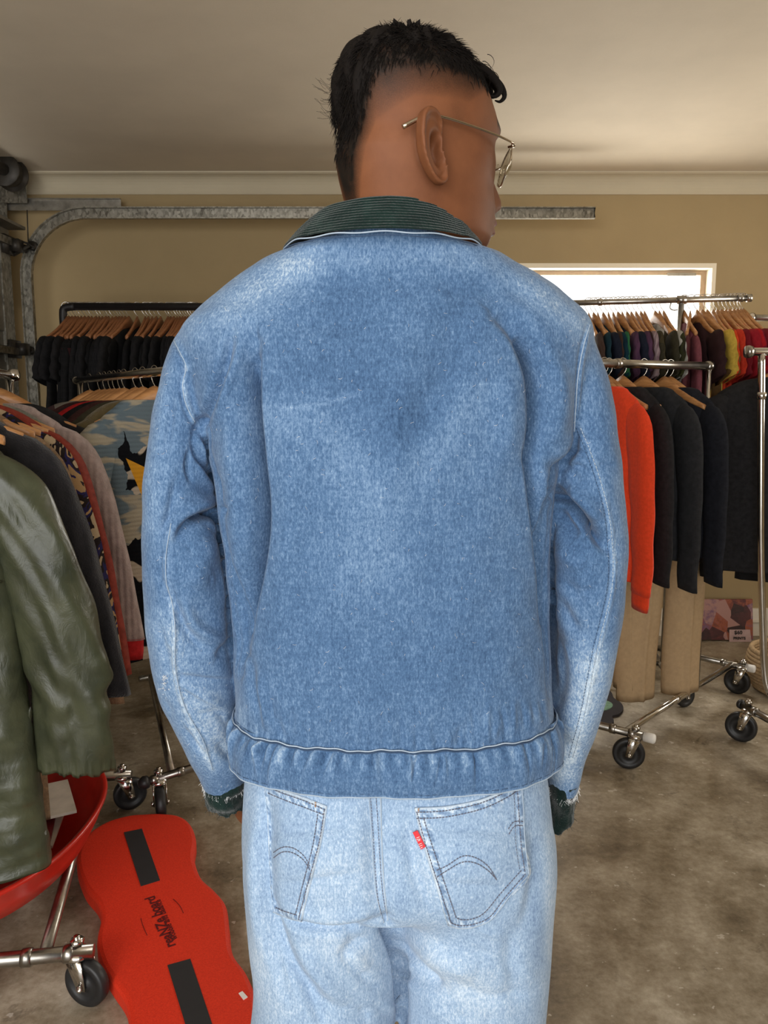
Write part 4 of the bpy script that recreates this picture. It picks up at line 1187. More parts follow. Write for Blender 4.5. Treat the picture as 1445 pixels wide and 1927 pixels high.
def pocket(top, right, bottom, left, lift=.0024, nu=46, nv=54):
    """a sewn-on patch: Coons patch between its four edges, laid on the jeans"""
    e = [spline(c, k) for c, k in ((top, nu), (bottom, nu), (left, nv), (right, nv))]
    T, Bm, L, Rr = e; G = np.zeros((nv, nu, 2))
    for j in range(nv):
        v = j / (nv - 1)
        for i in range(nu):
            u = i / (nu - 1)
            G[j, i] = (1 - v) * T[i] + v * Bm[i] + (1 - u) * L[j] + u * Rr[j] - ((1 - u) * (1 - v) * T[0] + u * (1 - v) * T[-1] + (1 - u) * v * Bm[0] + u * v * Bm[-1])
    V = []; idx = {}; wv = []
    for j in range(nv):
        for i in range(nu):
            edge = min(i, nu - 1 - i, j, nv - 1 - j)
            lf = -.001 if edge == 0 else lift + (.0008 if edge in (2, 3, 4) else 0) + .0004 * math.sin(i * 1.1) * (j < 8) + .0004 * math.sin(j * 1.3) * (i < 7 or i > nu - 8)
            h_ = hit(tree_k, *G[j, i], lf)
            if h_ is None: h_ = hit(tree_k, G[j, i][0] + (4 if G[j, i][0] < 700 else -4), G[j, i][1], lf)
            V.append(h_); ed = min(i * 1.0, nu - 1 - i, j, nv - 1 - j)
            w = .54
            if ed <= 1: w = .92
            elif ed <= 5: w = .42 + .26 * math.sin((i if (j < 6 or j > nv - 7) else j) * 1.7 + 2.2 * math.sin(j * .9 + i * .6)) + .12
            wv.append(w)
    F = [(j * nu + i, (j + 1) * nu + i, (j + 1) * nu + i + 1, j * nu + i + 1) for j in range(nv - 1) for i in range(nu - 1)]
    V = np.array(V); o = obj('pocket', V, F, 'jeans', jeans); setattr_(o, 'wear_and_shade', np.clip(wv, 0, 1)); return o, bvh(V, F)


pL, tL = pocket([(499, 1472), (535, 1487), (575, 1501), (616, 1517)], [(616, 1517), (604, 1585), (585, 1660), (567, 1735)], [(513, 1716), (530, 1724), (548, 1730), (567, 1735)], [(499, 1472), (503, 1550), (507, 1640), (513, 1716)])
pR, tR = pocket([(779, 1519), (840, 1516), (905, 1503), (950, 1482), (981, 1459)], [(981, 1459), (984, 1520), (988, 1590), (996, 1647), (955, 1692), (925, 1730)], [(842, 1742), (865, 1747), (895, 1744), (925, 1730)], [(779, 1519), (797, 1590), (820, 1665), (842, 1742)])
tag(pL, 'left back pocket'); tag(pR, 'right back pocket with a red tab')
tk = [tree_k, tL, tR]
def edge(path, par, mat='thread_light', r=.0008): seamline(tk, path, r).build('pocket_edge', mat, par)
edge([(500, 1473), (535, 1488), (575, 1502), (615, 1518)], pL); edge([(615, 1519), (604, 1585), (585, 1660), (567, 1733)], pL); edge([(567, 1733), (548, 1729), (514, 1716)], pL)
edge([(781, 1521), (840, 1518), (905, 1505), (950, 1484), (980, 1461)], pR); edge([(780, 1521), (797, 1590), (820, 1665), (843, 1740)], pR); edge([(843, 1740), (865, 1746), (895, 1743), (925, 1729), (955, 1691), (994, 1647)], pR, r=.0006); edge([(981, 1465), (984, 1520), (988, 1590), (995, 1645)], pR, r=.0006)
def st(path, par, mat='thread_grey', **k): stitches(tk, path, par and k.pop('r', .0006), k.pop('dash', 4.2), k.pop('gap', 1.8), off=.0007).build('stitching', mat, par)
st([(502, 1481), (535, 1494), (575, 1508), (611, 1523)], pL); st([(505, 1492), (535, 1505), (575, 1520), (609, 1533)], pL)
st([(610, 1524), (600, 1585), (580, 1660), (562, 1730)], pL); st([(598, 1532), (589, 1590), (571, 1660), (556, 1722)], pL); st([(518, 1708), (535, 1714), (558, 1722)], pL)
for k in (0, 1):
    st([(516, 1604 + 10 * k), (530, 1595 + 9 * k), (545, 1594 + 9 * k), (560, 1600 + 9 * k), (574, 1613 + 8 * k), (583, 1630 + 7 * k)], pL)
    st([(822, 1650 - 13 * (1 - k)), (842, 1628 + 9 * k - 8 * (1 - k) * 0), (870, 1611 + 11 * k), (895, 1614 + 10 * k), (918, 1630 + 8 * k), (934, 1655)], pR)
    st([(784, 1528 + 12 * k), (840, 1525 + 12 * k), (905, 1511 + 11 * k), (950, 1491 + 11 * k), (975, 1472 + 14 * k)], pR)
st([(785, 1530), (802, 1592), (825, 1665), (848, 1735)], pR); st([(797, 1540), (813, 1592), (836, 1660), (858, 1726)], pR)
st([(848, 1736), (866, 1741), (893, 1738), (921, 1725), (950, 1688), (988, 1644)], pR); st([(860, 1727), (870, 1730), (890, 1728), (912, 1716), (942, 1680), (980, 1638)], pR)
st([(973, 1480), (976, 1530), (980, 1590), (987, 1640)], pR); st([(966, 1483), (968, 1530), (970, 1590), (977, 1635)], pR, r=.0003)
st([(956, 1560), (964, 1548), (975, 1545), (984, 1546)], pR); st([(957, 1570), (966, 1556), (976, 1553), (984, 1554)], pR)
for k in range(3):
    st([(592, 1511 + 3 * k), (600, 1514 + 3 * k), (609, 1520 + 3 * k)], pL, 'thread_orange', gap=0, r=.0006)
    st([(786, 1523 + 2.5 * k), (800, 1522 + 2.5 * k), (812, 1522 + 2.5 * k)], pR, 'thread_orange', gap=0, r=.0006)
# centre seat seam
seamline([tree_k], [(716, 1497), (718, 1570), (721, 1640), (725, 1690), (730, 1732)], .0010).build('seat_seam', 'thread_light', jeans)
seamline([tree_k], [(694, 1500), (699, 1570), (703, 1640), (709, 1690), (722, 1736)], .0006).build('seat_seam', 'thread_light', jeans)
for dx in (3, 14): stitches([tree_k], [(694 + dx, 1500), (699 + dx, 1570), (703 + dx, 1640), (708 + dx, 1690), (716 + dx, 1728)], .0004, 4.2, 1.8).build('seat_stitching', 'thread_grey', jeans)
# red tab
tb = MB(); pts = [hit(tree_k, x, y, .003) for x, y in ((777, 1564), (786, 1561), (801, 1591), (793, 1596))]; nn = -FW
tb.loft([np.array(pts), np.array(pts) + nn * .0014]); tab = tb.build('pocket_tab', 'tab_red', pR, smooth=False)
tw = MB()
for (xa_, ya_, xb_, yb_) in ((786, 1574, 791, 1572), (786, 1577, 792, 1576), (788, 1580, 792, 1578), (790, 1586, 795, 1584), (791, 1590, 796, 1587), (793, 1593, 796, 1591)):
    a = hit(tree_k, xa_, ya_, .005); b = hit(tree_k, xb_, yb_, .005); tw.tube([a, b], .0004, 4)
tw.build('tab_lettering', 'tab_white', tab)
tag(tab, 'small red pocket tab with white letters')
# shoes under the hems
M['shoe'] = plain('black_leather', (0.02, .018, .016), .4)
for sg in (-1, 1):
    cx = .010 + sg * .118; mb = MB(); rr = []
    for z, a, b, yo in ((0, .046, .135, 0), (.02, .050, .140, 0), (.05, .046, .132, -.004), (.075, .040, .09, -.03), (.11, .036, .05, -.05)):
        e = sellipse(32, a, b, 2.4); rr.append(np.c_[e[:, 0] + cx, e[:, 1] + 1.03 + yo, np.full(32, z)])
    mb.loft(rr).build('shoe', 'shoe', person)
# ================================================================== clothing racks
def caster(par, top, yaw=0.0, r=.058, lever=False, mat='chrome'):
    """a swivel wheel under a rail. top = centre of the rail above it; the wheel stands on the floor"""
    x, y, z = top; f = MB(); cy, sy = math.cos(yaw), math.sin(yaw); ax = np.array([-sy, cy, 0]); fwd = np.array([cy, sy, 0])
    o = np.array([x, y, 0]); wc = o + fwd * .022 + (0, 0, r)
    f.lathe([(0, 0), (.007, 0), (.007, .05), (0, .05)], (x, y, z - .012), (0, 0, 1), 10)
    f.lathe([(0, 0), (.014, .0), (.014, .006), (.016, .007), (.016, .016), (0, .018)], (x, y, z + .014), (0, 0, 1), 6)
    f.lathe([(0, 0), (.026, 0), (.028, .004), (.026, .012), (.016, .016), (0, .018)], (x, y, 2 * r + .004), (0, 0, 1), 24)
    for s in (-1, 1):
        q = ax * s * .019
        P = [o + q + fwd * -.020 + (0, 0, 2 * r + .006), o + q + fwd * .026 + (0, 0, 2 * r + .006), wc + q + fwd * .013 + (0, 0, -.006), wc + q + fwd * -.009 + (0, 0, -.010)]
        P = np.array(P); f.loft([P, P + ax * s * .003])
        f.lathe([(0, 0), (.008, 0), (.008, .006), (0, .008)], wc + q + ax * s * .003, ax * s, 12)
    if lever:
        f.loft([np.array([wc - ax * .024 + fwd * a + (0, 0, b) for a, b in ((-.045, .030), (-.040, .036), (.030, -.022), (.024, -.030))]), np.array([wc - ax * .021 + fwd * a + (0, 0, b) for a, b in ((-.045, .030), (-.040, .036), (.030, -.022), (.024, -.030))])])
    fo = f.build('caster', mat, par)
    w = MB().lathe([(0, -.013), (.014, -.013), (.016, -.010), (r * .60, -.007), (r * .66, -.012), (r * .9, -.0145), (r * .98, -.010), (r, 0), (r * .98, .010), (r * .9, .0145), (r * .66, .012), (r * .60, .007), (.016, .010), (.014, .013), (0, .013)], wc, ax, 40)
    w.build('wheel', 'rubber', fo)
    return fo


def rail(par, a, b, r, mat, name='rail', collars=()):
    mb = MB(); a = np.array(a, float); b = np.array(b, float); mb.tube([a, a + (b - a) * .5, b], r, 16)
    for t_ in collars:
        p = a + (b - a) * t_; d = (b - a) / np.linalg.norm(b - a); mb.lathe([(r, -.012), (r * 1.22, -.010), (r * 1.22, .010), (r, .012)], p, d, 16)
    return mb.build(name, mat, par)


# --- black pipe rack by the far wall
RA0 = at(118, 577, 3.90); zA = RA0[2]; RA1 = np.array([.25, 3.92, zA])
ra = empty('clothing_rack', (RA0[0], 3.9, 0)); tag(ra, 'black iron pipe clothing rack full of black tops by the far wall', 'clothes rack')
mb = MB(); mb.tube(spline([(RA0[0], 3.90, zA - .10), (RA0[0], 3.90, zA - .03), (RA0[0] + .012, 3.90, zA - .006), (RA0[0] + .06, 3.90, zA)], 10), .019, 14); mb.tube([(RA0[0] + .04, 3.90, zA), tuple(RA1 - (.04, 0, 0))], .0185, 14); mb.tube(spline([tuple(RA1 - (.06, 0, 0)), tuple(RA1 - (.012, 0, .006)), tuple(RA1 - (0, 0, .03)), tuple(RA1 - (0, 0, .1))], 8), .019, 14)
mb.build('hanging_rod', 'blackpipe', ra)
for x in (RA0[0], RA1[0]):
    MB().tube([(x, 3.9, .06), (x, 3.9, zA - .08)], .0155, 14).build('post', 'blackpipe', ra)
    m_ = MB(); m_.tube([(x, 3.62, .045), (x, 4.18, .045)], .0155, 12); m_.lathe([(0, 0), (.03, 0), (.03, .03), (.018, .05), (0, .05)], (x, 3.9, .03), (0, 0, 1), 16)
    for yy in (3.63, 4.17): m_.lathe([(0, 0), (.022, 0), (.022, .03), (0, .03)], (x, yy, 0.0), (0, 0, 1), 14)
    m_.build('foot', 'blackpipe', ra)
# --- steel rack by the far wall on the right
pB0, pB1 = at(1060, 568, 3.62), at(1405, 561, 3.52)
rb = empty('clothing_rack', (1.2, 3.55, 0)); tag(rb, 'tall worn steel rack of colourful tops in front of the window', 'clothes rack')
b0 = np.array([.72, 3.66, pB0[2] - .005]); b1 = np.array([pB1[0], 3.52, pB1[2]])
rail(rb, b0, b1, .0135, 'dchrome', 'hanging_rod', (.04, .30, .70, .97))
tB = (at(1281, 566, 3.56)[0] - b0[0]) / (b1[0] - b0[0])
def onrod(a, b, px):
    """the point of rod a-b that the photo shows in column px"""
    lo, hi = 0.0, 1.0
    a, b = np.array(a, float), np.array(b, float)
    for _ in range(40):
        m = (lo + hi) / 2; v = proj((a + (b - a) * m)[None])[0][0]
        if v < px: lo = m
        else: hi = m
    return a + (b - a) * lo
pm = onrod(b0, b1, 1282)
for q in (pm, b0 + (b1 - b0) * .05):
    rail(rb, (q[0], q[1], .12), (q[0], q[1], q[2] - .01), .0125, 'dchrome', 'post', (.55,))
    rail(rb, (q[0] - .05, q[1] - .26, .12), (q[0] + .03, q[1] + .26, .12), .0135, 'dchrome', 'base_rail')
    for yy in (-.24, .24): caster(rb, (q[0], q[1] + yy, .12), .4, .05)
rail(rb, (b0[0] + .06, b0[1], .12), (pm[0], pm[1], .12), .0125, 'dchrome', 'base_rail')
mb = MB(); mb.lathe([(0, -.02), (.019, -.02), (.019, .02), (0, .02)], pm, (b1 - b0), 16); mb.lathe([(0, 0), (.017, 0), (.017, .02), (.0, .022)], b1, (b1 - b0), 14); mb.build('joint', 'dchrome', rb)
hk = pm + (-.045, 0, 0); MB().tube(spline([hk + (0, 0, -.01), hk + (-.005, 0, -.035), hk + (.012, 0, -.045), hk + (.03, 0, -.043)], 8), .0028, 6).build('hook', 'steel', rb)
# short rod behind it, at the right end
rb2 = empty('clothing_rack', (2.35, 4.0, 0)); tag(rb2, 'grey rack rod with a round knob sticking out by the far wall at right', 'clothes rack')
c0, c1 = at(1418, 598, 3.95), at(1560, 600, 3.95); rail(rb2, c0, c1, .016, 'steel', 'hanging_rod'); MB().lathe([(0, 0), (.024, .0), (.026, .012), (.018, .028), (0, .03)], c0, (-1, 0, 0), 18).build('knob', 'chrome', rb2)
rail(rb2, (c1[0], 3.95, .02), c1, .016, 'steel', 'post'); rail(rb2, (c1[0], 3.7, .02), (c1[0], 4.2, .02), .016, 'steel', 'base_rail')

# --- middle right rack with the orange jumper
rc = empty('clothing_rack', (1.34, 3.22, 0)); tag(rc, 'low silver wheeled rack with white end caps holding an orange jumper', 'clothes rack')
c0 = np.array([.72, 2.95, 1.512]); c1 = np.array([1.34, 3.22, 1.512]); c1[2] = at(1330, 689, 3.22)[2]; c0[2] = c1[2]
rail(rc, c0, c1, .0165, 'dchrome', 'hanging_rod', (.3,)); MB().lathe([(0, -.02), (.020, -.016), (.021, .0), (.020, .012), (0, .016)], c1, (c1 - c0), 16).build('end_cap', 'dchrome', rc)
zr = .135
p1, p2 = atz(1000, 1333, zr), atz(1212, 1386, zr); q1, q2 = atz(1205, 1212, zr), atz(1404, 1256, zr); lA, lB = atz(1178, 1376, zr), atz(1384, 1246, zr)
rail(rc, p1, p2, .015, 'dchrome', 'base_rail', (.74, .9)); rail(rc, q1, q2, .015, 'dchrome', 'base_rail', (.8,)); rail(rc, lA, lB, .013, 'chrome', 'base_rail', (.4,))
mid = lA + (lB - lA) * ((c1[1] - lA[1]) / (lB[1] - lA[1]))
m_ = MB(); m_.tube([(mid[0], mid[1], zr), tuple(c1 - (0, 0, .01))], .0125, 14); m_.lathe([(.0125, -.02), (.0155, -.018), (.0155, .018), (.0125, .02)], (c1[0], c1[1], 1.36), (0, 0, 1), 14); m_.build('post', 'chrome', rc)
m_ = MB(); pm2 = p1 + (p2 - p1) * .12; m_.tube([tuple(pm2), tuple(c0)], .0125, 14); m_.build('post', 'chrome', rc)
for p, dd in ((p2, p2 - p1), (q2, q2 - q1)): MB().lathe([(0, -.005), (.0185, 0), (.0185, .035), (.015, .04), (0, .042)], p, dd, 18).build('end_cap', 'whiteplastic', rc)
cst = atz(1196, 1382, zr); caster(rc, (cst[0], cst[1], zr), 2.9, .0595, True); cst = atz(1398, 1255, zr); caster(rc, (cst[0], cst[1], zr), 2.4, .0595)
cst = atz(1212, 1214, zr); caster(rc, (cst[0], cst[1], zr), .7, .0595); caster(rc, (p1[0] + .03, p1[1] - .02, zr), .9, .0595)

# --- chrome rack cut by the right edge
rd = empty('clothing_rack', (1.46, 2.95, 0)); tag(rd, 'shiny chrome rack at the right edge holding black coats', 'clothes rack')
d0 = at(1409, 662, 2.95); d1 = np.array([2.35, 3.00, d0[2] + .004]); ptop = onrod(d0, d1, 1433)
rail(rd, d0, d1, .015, 'chrome', 'hanging_rod'); MB().lathe([(0, -.012), (.022, -.012), (.024, 0), (.02, .012), (0, .012)], d0, (1, 0, 0), 20).build('end_cap', 'dchrome', rd)
pb_ = atz(1443, 1335, .13); m_ = MB(); m_.tube(spline([ptop, at(1432, 850, 2.95), at(1432, 1040, 2.95), at(1436, 1200, 2.95), at(1439, 1262, 2.95), at(1446, 1298, 2.94), at(1470, 1345, 2.92)], 36), .0135, 16)
m_.lathe([(.0135, -.014), (.018, -.012), (.018, .012), (.0135, .014)], at(1433, 745, 2.95), (0, 0, 1), 16); m_.build('post', 'chrome', rd)
e0, e1 = atz(1396, 1326, .145), atz(1530, 1400, .145); rail(rd, e0, e1, .015, 'dchrome', 'base_rail', (.2,)); MB().lathe([(0, -.004), (.019, -.004), (.02, .01), (0, .016)], e0, e0 - e1, 16).build('end_cap', 'rubber', rd)
cst = e0 + (e1 - e0) * .1; caster(rd, (cst[0], cst[1], .145), 2.5, .0615); caster(rd, (e1[0] - .02, e1[1], .145), .6, .0615)

# --- chrome rack on the left, near
re_ = empty('clothing_rack', (-1.0, 1.9, 0)); tag(re_, 'dark chrome rack at the left edge holding the green raincoat', 'clothes rack')
E0 = np.array([-.94, 1.35, 1.45]); E1 = at(17, 706, 2.50); E0[2] = E1[2]
rail(re_, E0, E1, .0145, 'chrome', 'hanging_rod'); MB().lathe([(0, -.016), (.018, -.014), (.02, 0), (.017, .014), (0, .018)], E1 + (.02, -.01, 0), (1, .1, 0), 18).build('end_cap', 'chrome', re_)
zb_ = .125; f0_, f1_ = atz(-160, 1822, zb_), atz(176, 1790, zb_)
rail(re_, f0_, f1_, .0165, 'dchrome', 'base_rail', (.62, .86)); g0_ = atz(84, 1797, zb_); g1_ = atz(150, 1560, zb_); g2_ = g0_ + (g1_ - g0_) * ((2.42 - g0_[1]) / (g1_[1] - g0_[1]))
rail(re_, g0_, g2_, .0145, 'dchrome', 'base_rail')
h0_ = g2_ + (-.32, -.02, 0); h1_ = g2_ + (.12, .01, 0); rail(re_, h0_, h1_, .0165, 'dchrome', 'base_rail')
cst = atz(146, 1790, zb_); caster(re_, (cst[0], cst[1], zb_), -.35, .055); caster(re_, (h1_[0] - .03, h1_[1], zb_), .5, .055); caster(re_, (h0_[0] + .03, h0_[1], zb_), .5, .055); caster(re_, (f0_[0] + .05, f0_[1], zb_), .3, .055)
rail(re_, (E1[0], E1[1], .125), (E1[0], E1[1], E1[2]), .0125, 'chrome', 'post'); rail(re_, (f0_[0] + .08, f0_[1], .125), (E0[0], E0[1], E0[2]), .0125, 'chrome', 'post')

# --- chrome rack in the middle left
rf = empty('clothing_rack', (-.9, 2.6, 0)); tag(rf, 'chrome wheeled rack behind the left sleeve holding the cloud patterned jumper', 'clothes rack')
F0 = at(143, 716, 3.40); F1 = at(306, 697, 2.50); F1[2] = F0[2]; F2 = F0 + (F1 - F0) * 1.42
rail(rf, F0, F2, .0145, 'chrome', 'hanging_rod'); MB().lathe([(0, -.014), (.016, -.012), (.017, 0), (.015, .012), (0, .014)], F0, F0 - F1, 16).build('end_cap', 'chrome', rf)
pf = F0 + (F1 - F0) * .06; rail(rf, (pf[0], pf[1], .13), tuple(pf - (0, 0, .012)), .0135, 'chrome', 'post', (.9,))
k0, k1 = atz(278, 1471, .13), atz(470, 1412, .13); rail(rf, k0, k1, .0135, 'dchrome', 'base_rail', (.06, .3)); MB().lathe([(0, -.002), (.02, 0), (.022, .014), (.012, .03), (0, .032)], k0, k0 - k1, 18).build('end_cap', 'rubber', rf)
k2 = atz(262, 1278, .13); k3 = atz(400, 1250, .13); rail(rf, k2, k3, .0135, 'chrome', 'base_rail'); rail(rf, k0 + (k1 - k0) * .22, k2 + (k3 - k2) * .15, .013, 'dchrome', 'base_rail')
cst = k0 + (k1 - k0) * .10; caster(rf, (cst[0], cst[1], .13), -1.2, .055); caster(rf, (k2[0] + .12, k2[1], .13), -.9, .055); caster(rf, (k1[0], k1[1], .13), .5, .055)
rail(rf, (k1[0] - .05, k1[1] + .02, .13), tuple(F2 - (.0, 0, .01)), .0135, 'chrome', 'post')
# ================================================================== hangers and garments
def hanger_mesh(big=False, n=26):
    """wishbone wooden arms; the origin is the middle of the rod"""
    mb = MB(); rings = []
    for i in range(n + 1):
        u = -1 + 2 * i / n; x = u * .215; au = abs(u)
        z = -.082 - .085 * au ** 1.2 + .004 * math.cos(u * PI * 1.5); h = .026 * (1 - au) ** 1.4 + .010; yy = .004 * au ** 2
        e = sellipse(12, .0065 if not big else .007, h, 3); rings.append(np.c_[np.full(12, x), e[:, 0] + yy, e[:, 1] + z])
    mb.loft(rings); V, F = mb.arr()
    h = MB(); P = []
    for a in np.linspace(-2.6, 1.25, 14): P.append((0, .021 * math.sin(a) * 1.0, .0015 + .021 * math.cos(a)))
    P = [(0, y, z) for _, y, z in P][::-1]; P2 = [P[0]] if False else []
    hook = [(0, .021 * math.sin(a), .001 + .021 * math.cos(a)) for a in np.linspace(-1.9, 1.7, 14)] + [(0, .012, -.030), (0, .0, -.044), (0, 0, -.068)]
    h.tube(spline(hook, 30), .0016, 6); Vh, Fh = h.arr()
    return (V, F), (Vh, Fh)


def make_hanger(mat):
    (V, F), (Vh, Fh) = hanger_mesh()
    o = obj('wooden_hanger', V, F, mat, world=False); h = obj('hook', Vh, Fh, 'chrome', o, world=False); return o


def fold_fn(seed, amp):
    r = random.Random(seed); k = [(r.uniform(14, 60), r.uniform(0, 6), r.uniform(.3, 1)) for _ in range(5)]
    def f(x, z, top=-.12):
        g = min(1.0, max(0, (top - z)) / .5)
        return amp * (.25 + .75 * g) * sum(w * math.sin(a * x + p + z * 1.5) for a, p, w in k) / 2.2
    return f


def garment(name, mat, L=.70, hw=.24, t=.045, seed=0, sleeve='long', sl=.56, splay=.07, neck=.075, amp=.003, res=44, hemw=None, drop=.0, cuffmat=None, collar=None, sw=.075, tail=0.0):
    """a top on a hanger. Origin on the rod; x along the shoulders, y through the cloth"""
    f = fold_fn(seed, amp); hemw = hw if hemw is None else hemw
    zt = -.090 - drop
    prof = [(zt, neck), (zt - .001, neck + .014), (-.100 - drop, .56 * hw if neck < .09 else .62 * hw), (-.114 - drop, hw * .70), (-.134 - drop, hw * .84), (-.154 - drop, hw * .94), (-.19 - drop, hw), (-.25, hw * .985), (-.36, hw * .96)]
    prof += [(zt - .28 - (L - .28) * q, hw * .96 + (hemw - hw * .96) * q) for q in (.2, .4, .6, .8, .93, 1.0)]
    P = spline(np.array(prof), 46); rings = []
    for i, (z, w) in enumerate(P):
        q = min(1, (zt - z) / .10); tt = (.022 + (t / 2 - .022) * q) if t > .044 else t / 2 * (.55 + .45 * q)
        e = sellipse(res, w, tt, 2.6); Y = np.array([y + f(x, z) * (1 if y > 0 else .8) for x, y in e]) + .018 * min(1, (w / .2)) ** 2 * 0
        dz = np.array([tail * abs(x / w) ** 2 for x, y in e]) * (max(0, (zt - z) / L)) ** 6
        rings.append(np.c_[e[:, 0], Y, np.full(res, z) + dz])
    lip = [np.c_[r[:, 0] * .97, r[:, 1] * .8, r[:, 2] - .001] for r in rings[:1]]; inn = [np.c_[rings[0][:, 0] * .93, rings[0][:, 1] * .7, rings[0][:, 2] - .05]]
    b = rings[-1]; bot = [np.c_[b[:, 0] * .985, b[:, 1] * .7, b[:, 2] + .002], np.c_[b[:, 0] * .97, b[:, 1] * .5, b[:, 2] + .05]]
    mb = MB().loft(inn + lip + rings + bot, caps=True); V, F = mb.arr()
    o = obj(name, V, F, mat, world=False)
    if sleeve:
        for sg in (-1, 1):
            r = random.Random(seed * 7 + sg); m = 26; S = []
            a0 = np.array([sg * hw * .80, 0, -.145 - drop]); a1 = np.array([sg * (hw * .93 + splay), .01 * r.uniform(-1, 1), zt - .09 - sl])
            rings = []
            for i in range(m + 1):
                q = i / m; bow = math.sin(q * PI) * .010 * sg
                c = a0 + (a1 - a0) * q + np.array([bow + sg * .035 * (1 - (1 - q) ** 6), 0, 0])
                w = (sw + .012 * (1 - q)) * (1 - .32 * q) if sleeve == 'long' else sw * (1.05 + .15 * q)
                tap = math.sqrt(max(.02, 1 - (1 - min(1, q / .16)) ** 2)); w *= tap; th_ = (t * .42) * (1 - .2 * q) * tap; k1_, k2_ = r.random() * .2 + 1, 2
                e = sellipse(20, w * (1 + .012 * math.sin(q * 17 + seed)), max(.011 * tap, th_), 2.2)
                sw_ = .004 * math.sin(q * 23 + seed) * q
                rings.append(np.c_[e[:, 0] + c[0], e[:, 1] + c[1] + sw_ + amp * .5 * np.sin(e[:, 0] * 70 + q * 5 + seed), np.full(20, c[2]) + e[:, 0] * sg * (-.12 if sleeve == 'long' else .25) * (q if sleeve == 'long' else 1)])
            cend = rings[-1].mean(0); inn = [cend + (rings[-1] - cend) * .8, cend + (rings[-1] - cend) * .6 + (0, 0, .03)]
            s_ = MB().loft(rings + inn).build('sleeve', mat, o, world=False)
            if cuffmat is not None:
                cr = [cend + (rings[-1] - cend) * k_ + (0, 0, dz_) for k_, dz_ in ((1.0, .004), (.93, 0), (.90, -.035), (.84, -.06), (.7, -.055))]
                MB().loft(cr).build('cuff', cuffmat, o, world=False)
    if collar:
        a = np.linspace(0, 2 * PI, 29)[:-1]; e = sellipse(28, neck + .004, .030, 2.0); rings = []
        for q, g_ in ((0, 1.0), (.4, 1.08), (1.0, 1.12), (1.05, 1.0)):
            rings.append(np.c_[e[:, 0] * g_, e[:, 1] * g_, np.full(28, zt + .012 - q * (.028 if collar == 'rib' else .05))])
        MB().loft(rings, caps=False).build('collar', mat if collar != 'white' else M['whiteplastic'], o, world=False)
    return o


def place(o, p, yaw=0.0, tilt=0.0):
    o.location = tuple(p); o.rotation_euler = (0, tilt, yaw)


def clone(o):
    c = o.copy(); COL.objects.link(c)
    for ch in list(o.children):
        d = ch.copy(); COL.objects.link(d); d.parent = c
        for g in list(ch.children):
            e = g.copy(); COL.objects.link(e); e.parent = d
    return c


HANG = {'wood': None, 'wood2': None}


def hang(p, yaw, label, group=None, mat='wood', tilt=0.0):
    if HANG[mat] is None: o = make_hanger(mat); HANG[mat] = o
    else:
        o = clone(HANG[mat])
        if 'group' in o.keys() and not group: del o['group']
    place(o, p, yaw, tilt); tag(o, label, 'hanger', group); return o


def fab(name, rgb, **k): M[name] = fabric(name, srgb(*rgb), **k); return M[name]


rodyaw = lambda a, b: math.atan2(b[1] - a[1], b[0] - a[0]) - PI / 2      # garment x axis square to the rod

# ---- black tops on the black pipe rack
fab('black_cotton', (14, 13, 14), var=.4); fab('black_cotton2', (20, 19, 21), var=.4); fab('soft_black', (27, 26, 28), var=.3)
blk = [garment('black_top', m, L=.78, hw=.235, t=.040, seed=s, sl=sl_, splay=sp, sleeve=k_, amp=.002, drop=.022) for m, s, sl_, sp, k_ in (('black_cotton', 1, .55, .05, 'long'), ('black_cotton2', 2, .18, .05, 'short'), ('black_cotton', 3, .57, .03, 'long'))]
pxs = [124, 129, 135, 141, 146, 152, 159, 166, 172, 180, 186, 192, 199, 204, 211, 218, 224, 229, 235, 242, 258, 273, 279, 286, 294, 302, 316, 321, 327, 333, 338, 343, 348, 353, 358, 363, 369]
RA = random.Random(4); A0 = np.array([RA0[0], 3.90, zA]); A1 = RA1
used = set()
for i, px_ in enumerate(pxs):
    p = onrod(A0, A1, px_) ; yaw = PI / 2 + RA.uniform(-.10, .10)
    if i == 0: yaw = PI / 2 + .25
    if i == 0: hang(p, yaw, 'brown wooden hanger at the left end of the black pipe rack, by its corner', None, 'wood2')
    else: hang(p, yaw, 'brown wooden hanger among the crowded hangers on the black pipe rack', 'hangers on the black pipe rack', 'wood2')
    k = 0 if i == 0 else RA.randrange(3)
    if k not in used: o = blk[k]; used.add(k)
    else: o = clone(blk[k])
    place(o, p, yaw)
    if i == 0: tag(o, 'leftmost black top on the black pipe rack, its sleeve hanging clear against the cream wall', 'top')
    else:
        if 'group' in o.keys(): del o['group']
        tag(o, 'black top squeezed in the row of black tops on the black pipe rack', 'top', 'black tops on the black pipe rack')
fab('maroon_knit', (48, 14, 16)); fab('cream_edge', (150, 138, 122))
tp_ = onrod(A0, A1, 163) + (0, -.27, -.36)
sc = MB().loft([np.c_[sellipse(16, .045, .006, 4) + (0, 0), np.full(16, z)] for z in np.linspace(.14, -.50, 14)]).build('scarf', 'maroon_knit', world=False)
place(sc, tp_, .1); tag(sc, 'narrow maroon scarf with cream edges hanging in front of the black tops', 'scarf')
for sg in (-1, 1): MB().loft([np.c_[sellipse(8, .006, .008, 3) + (sg * .047, 0), np.full(8, z)] for z in np.linspace(.14, -.52, 14)]).build('edging', 'cream_edge', sc, world=False)

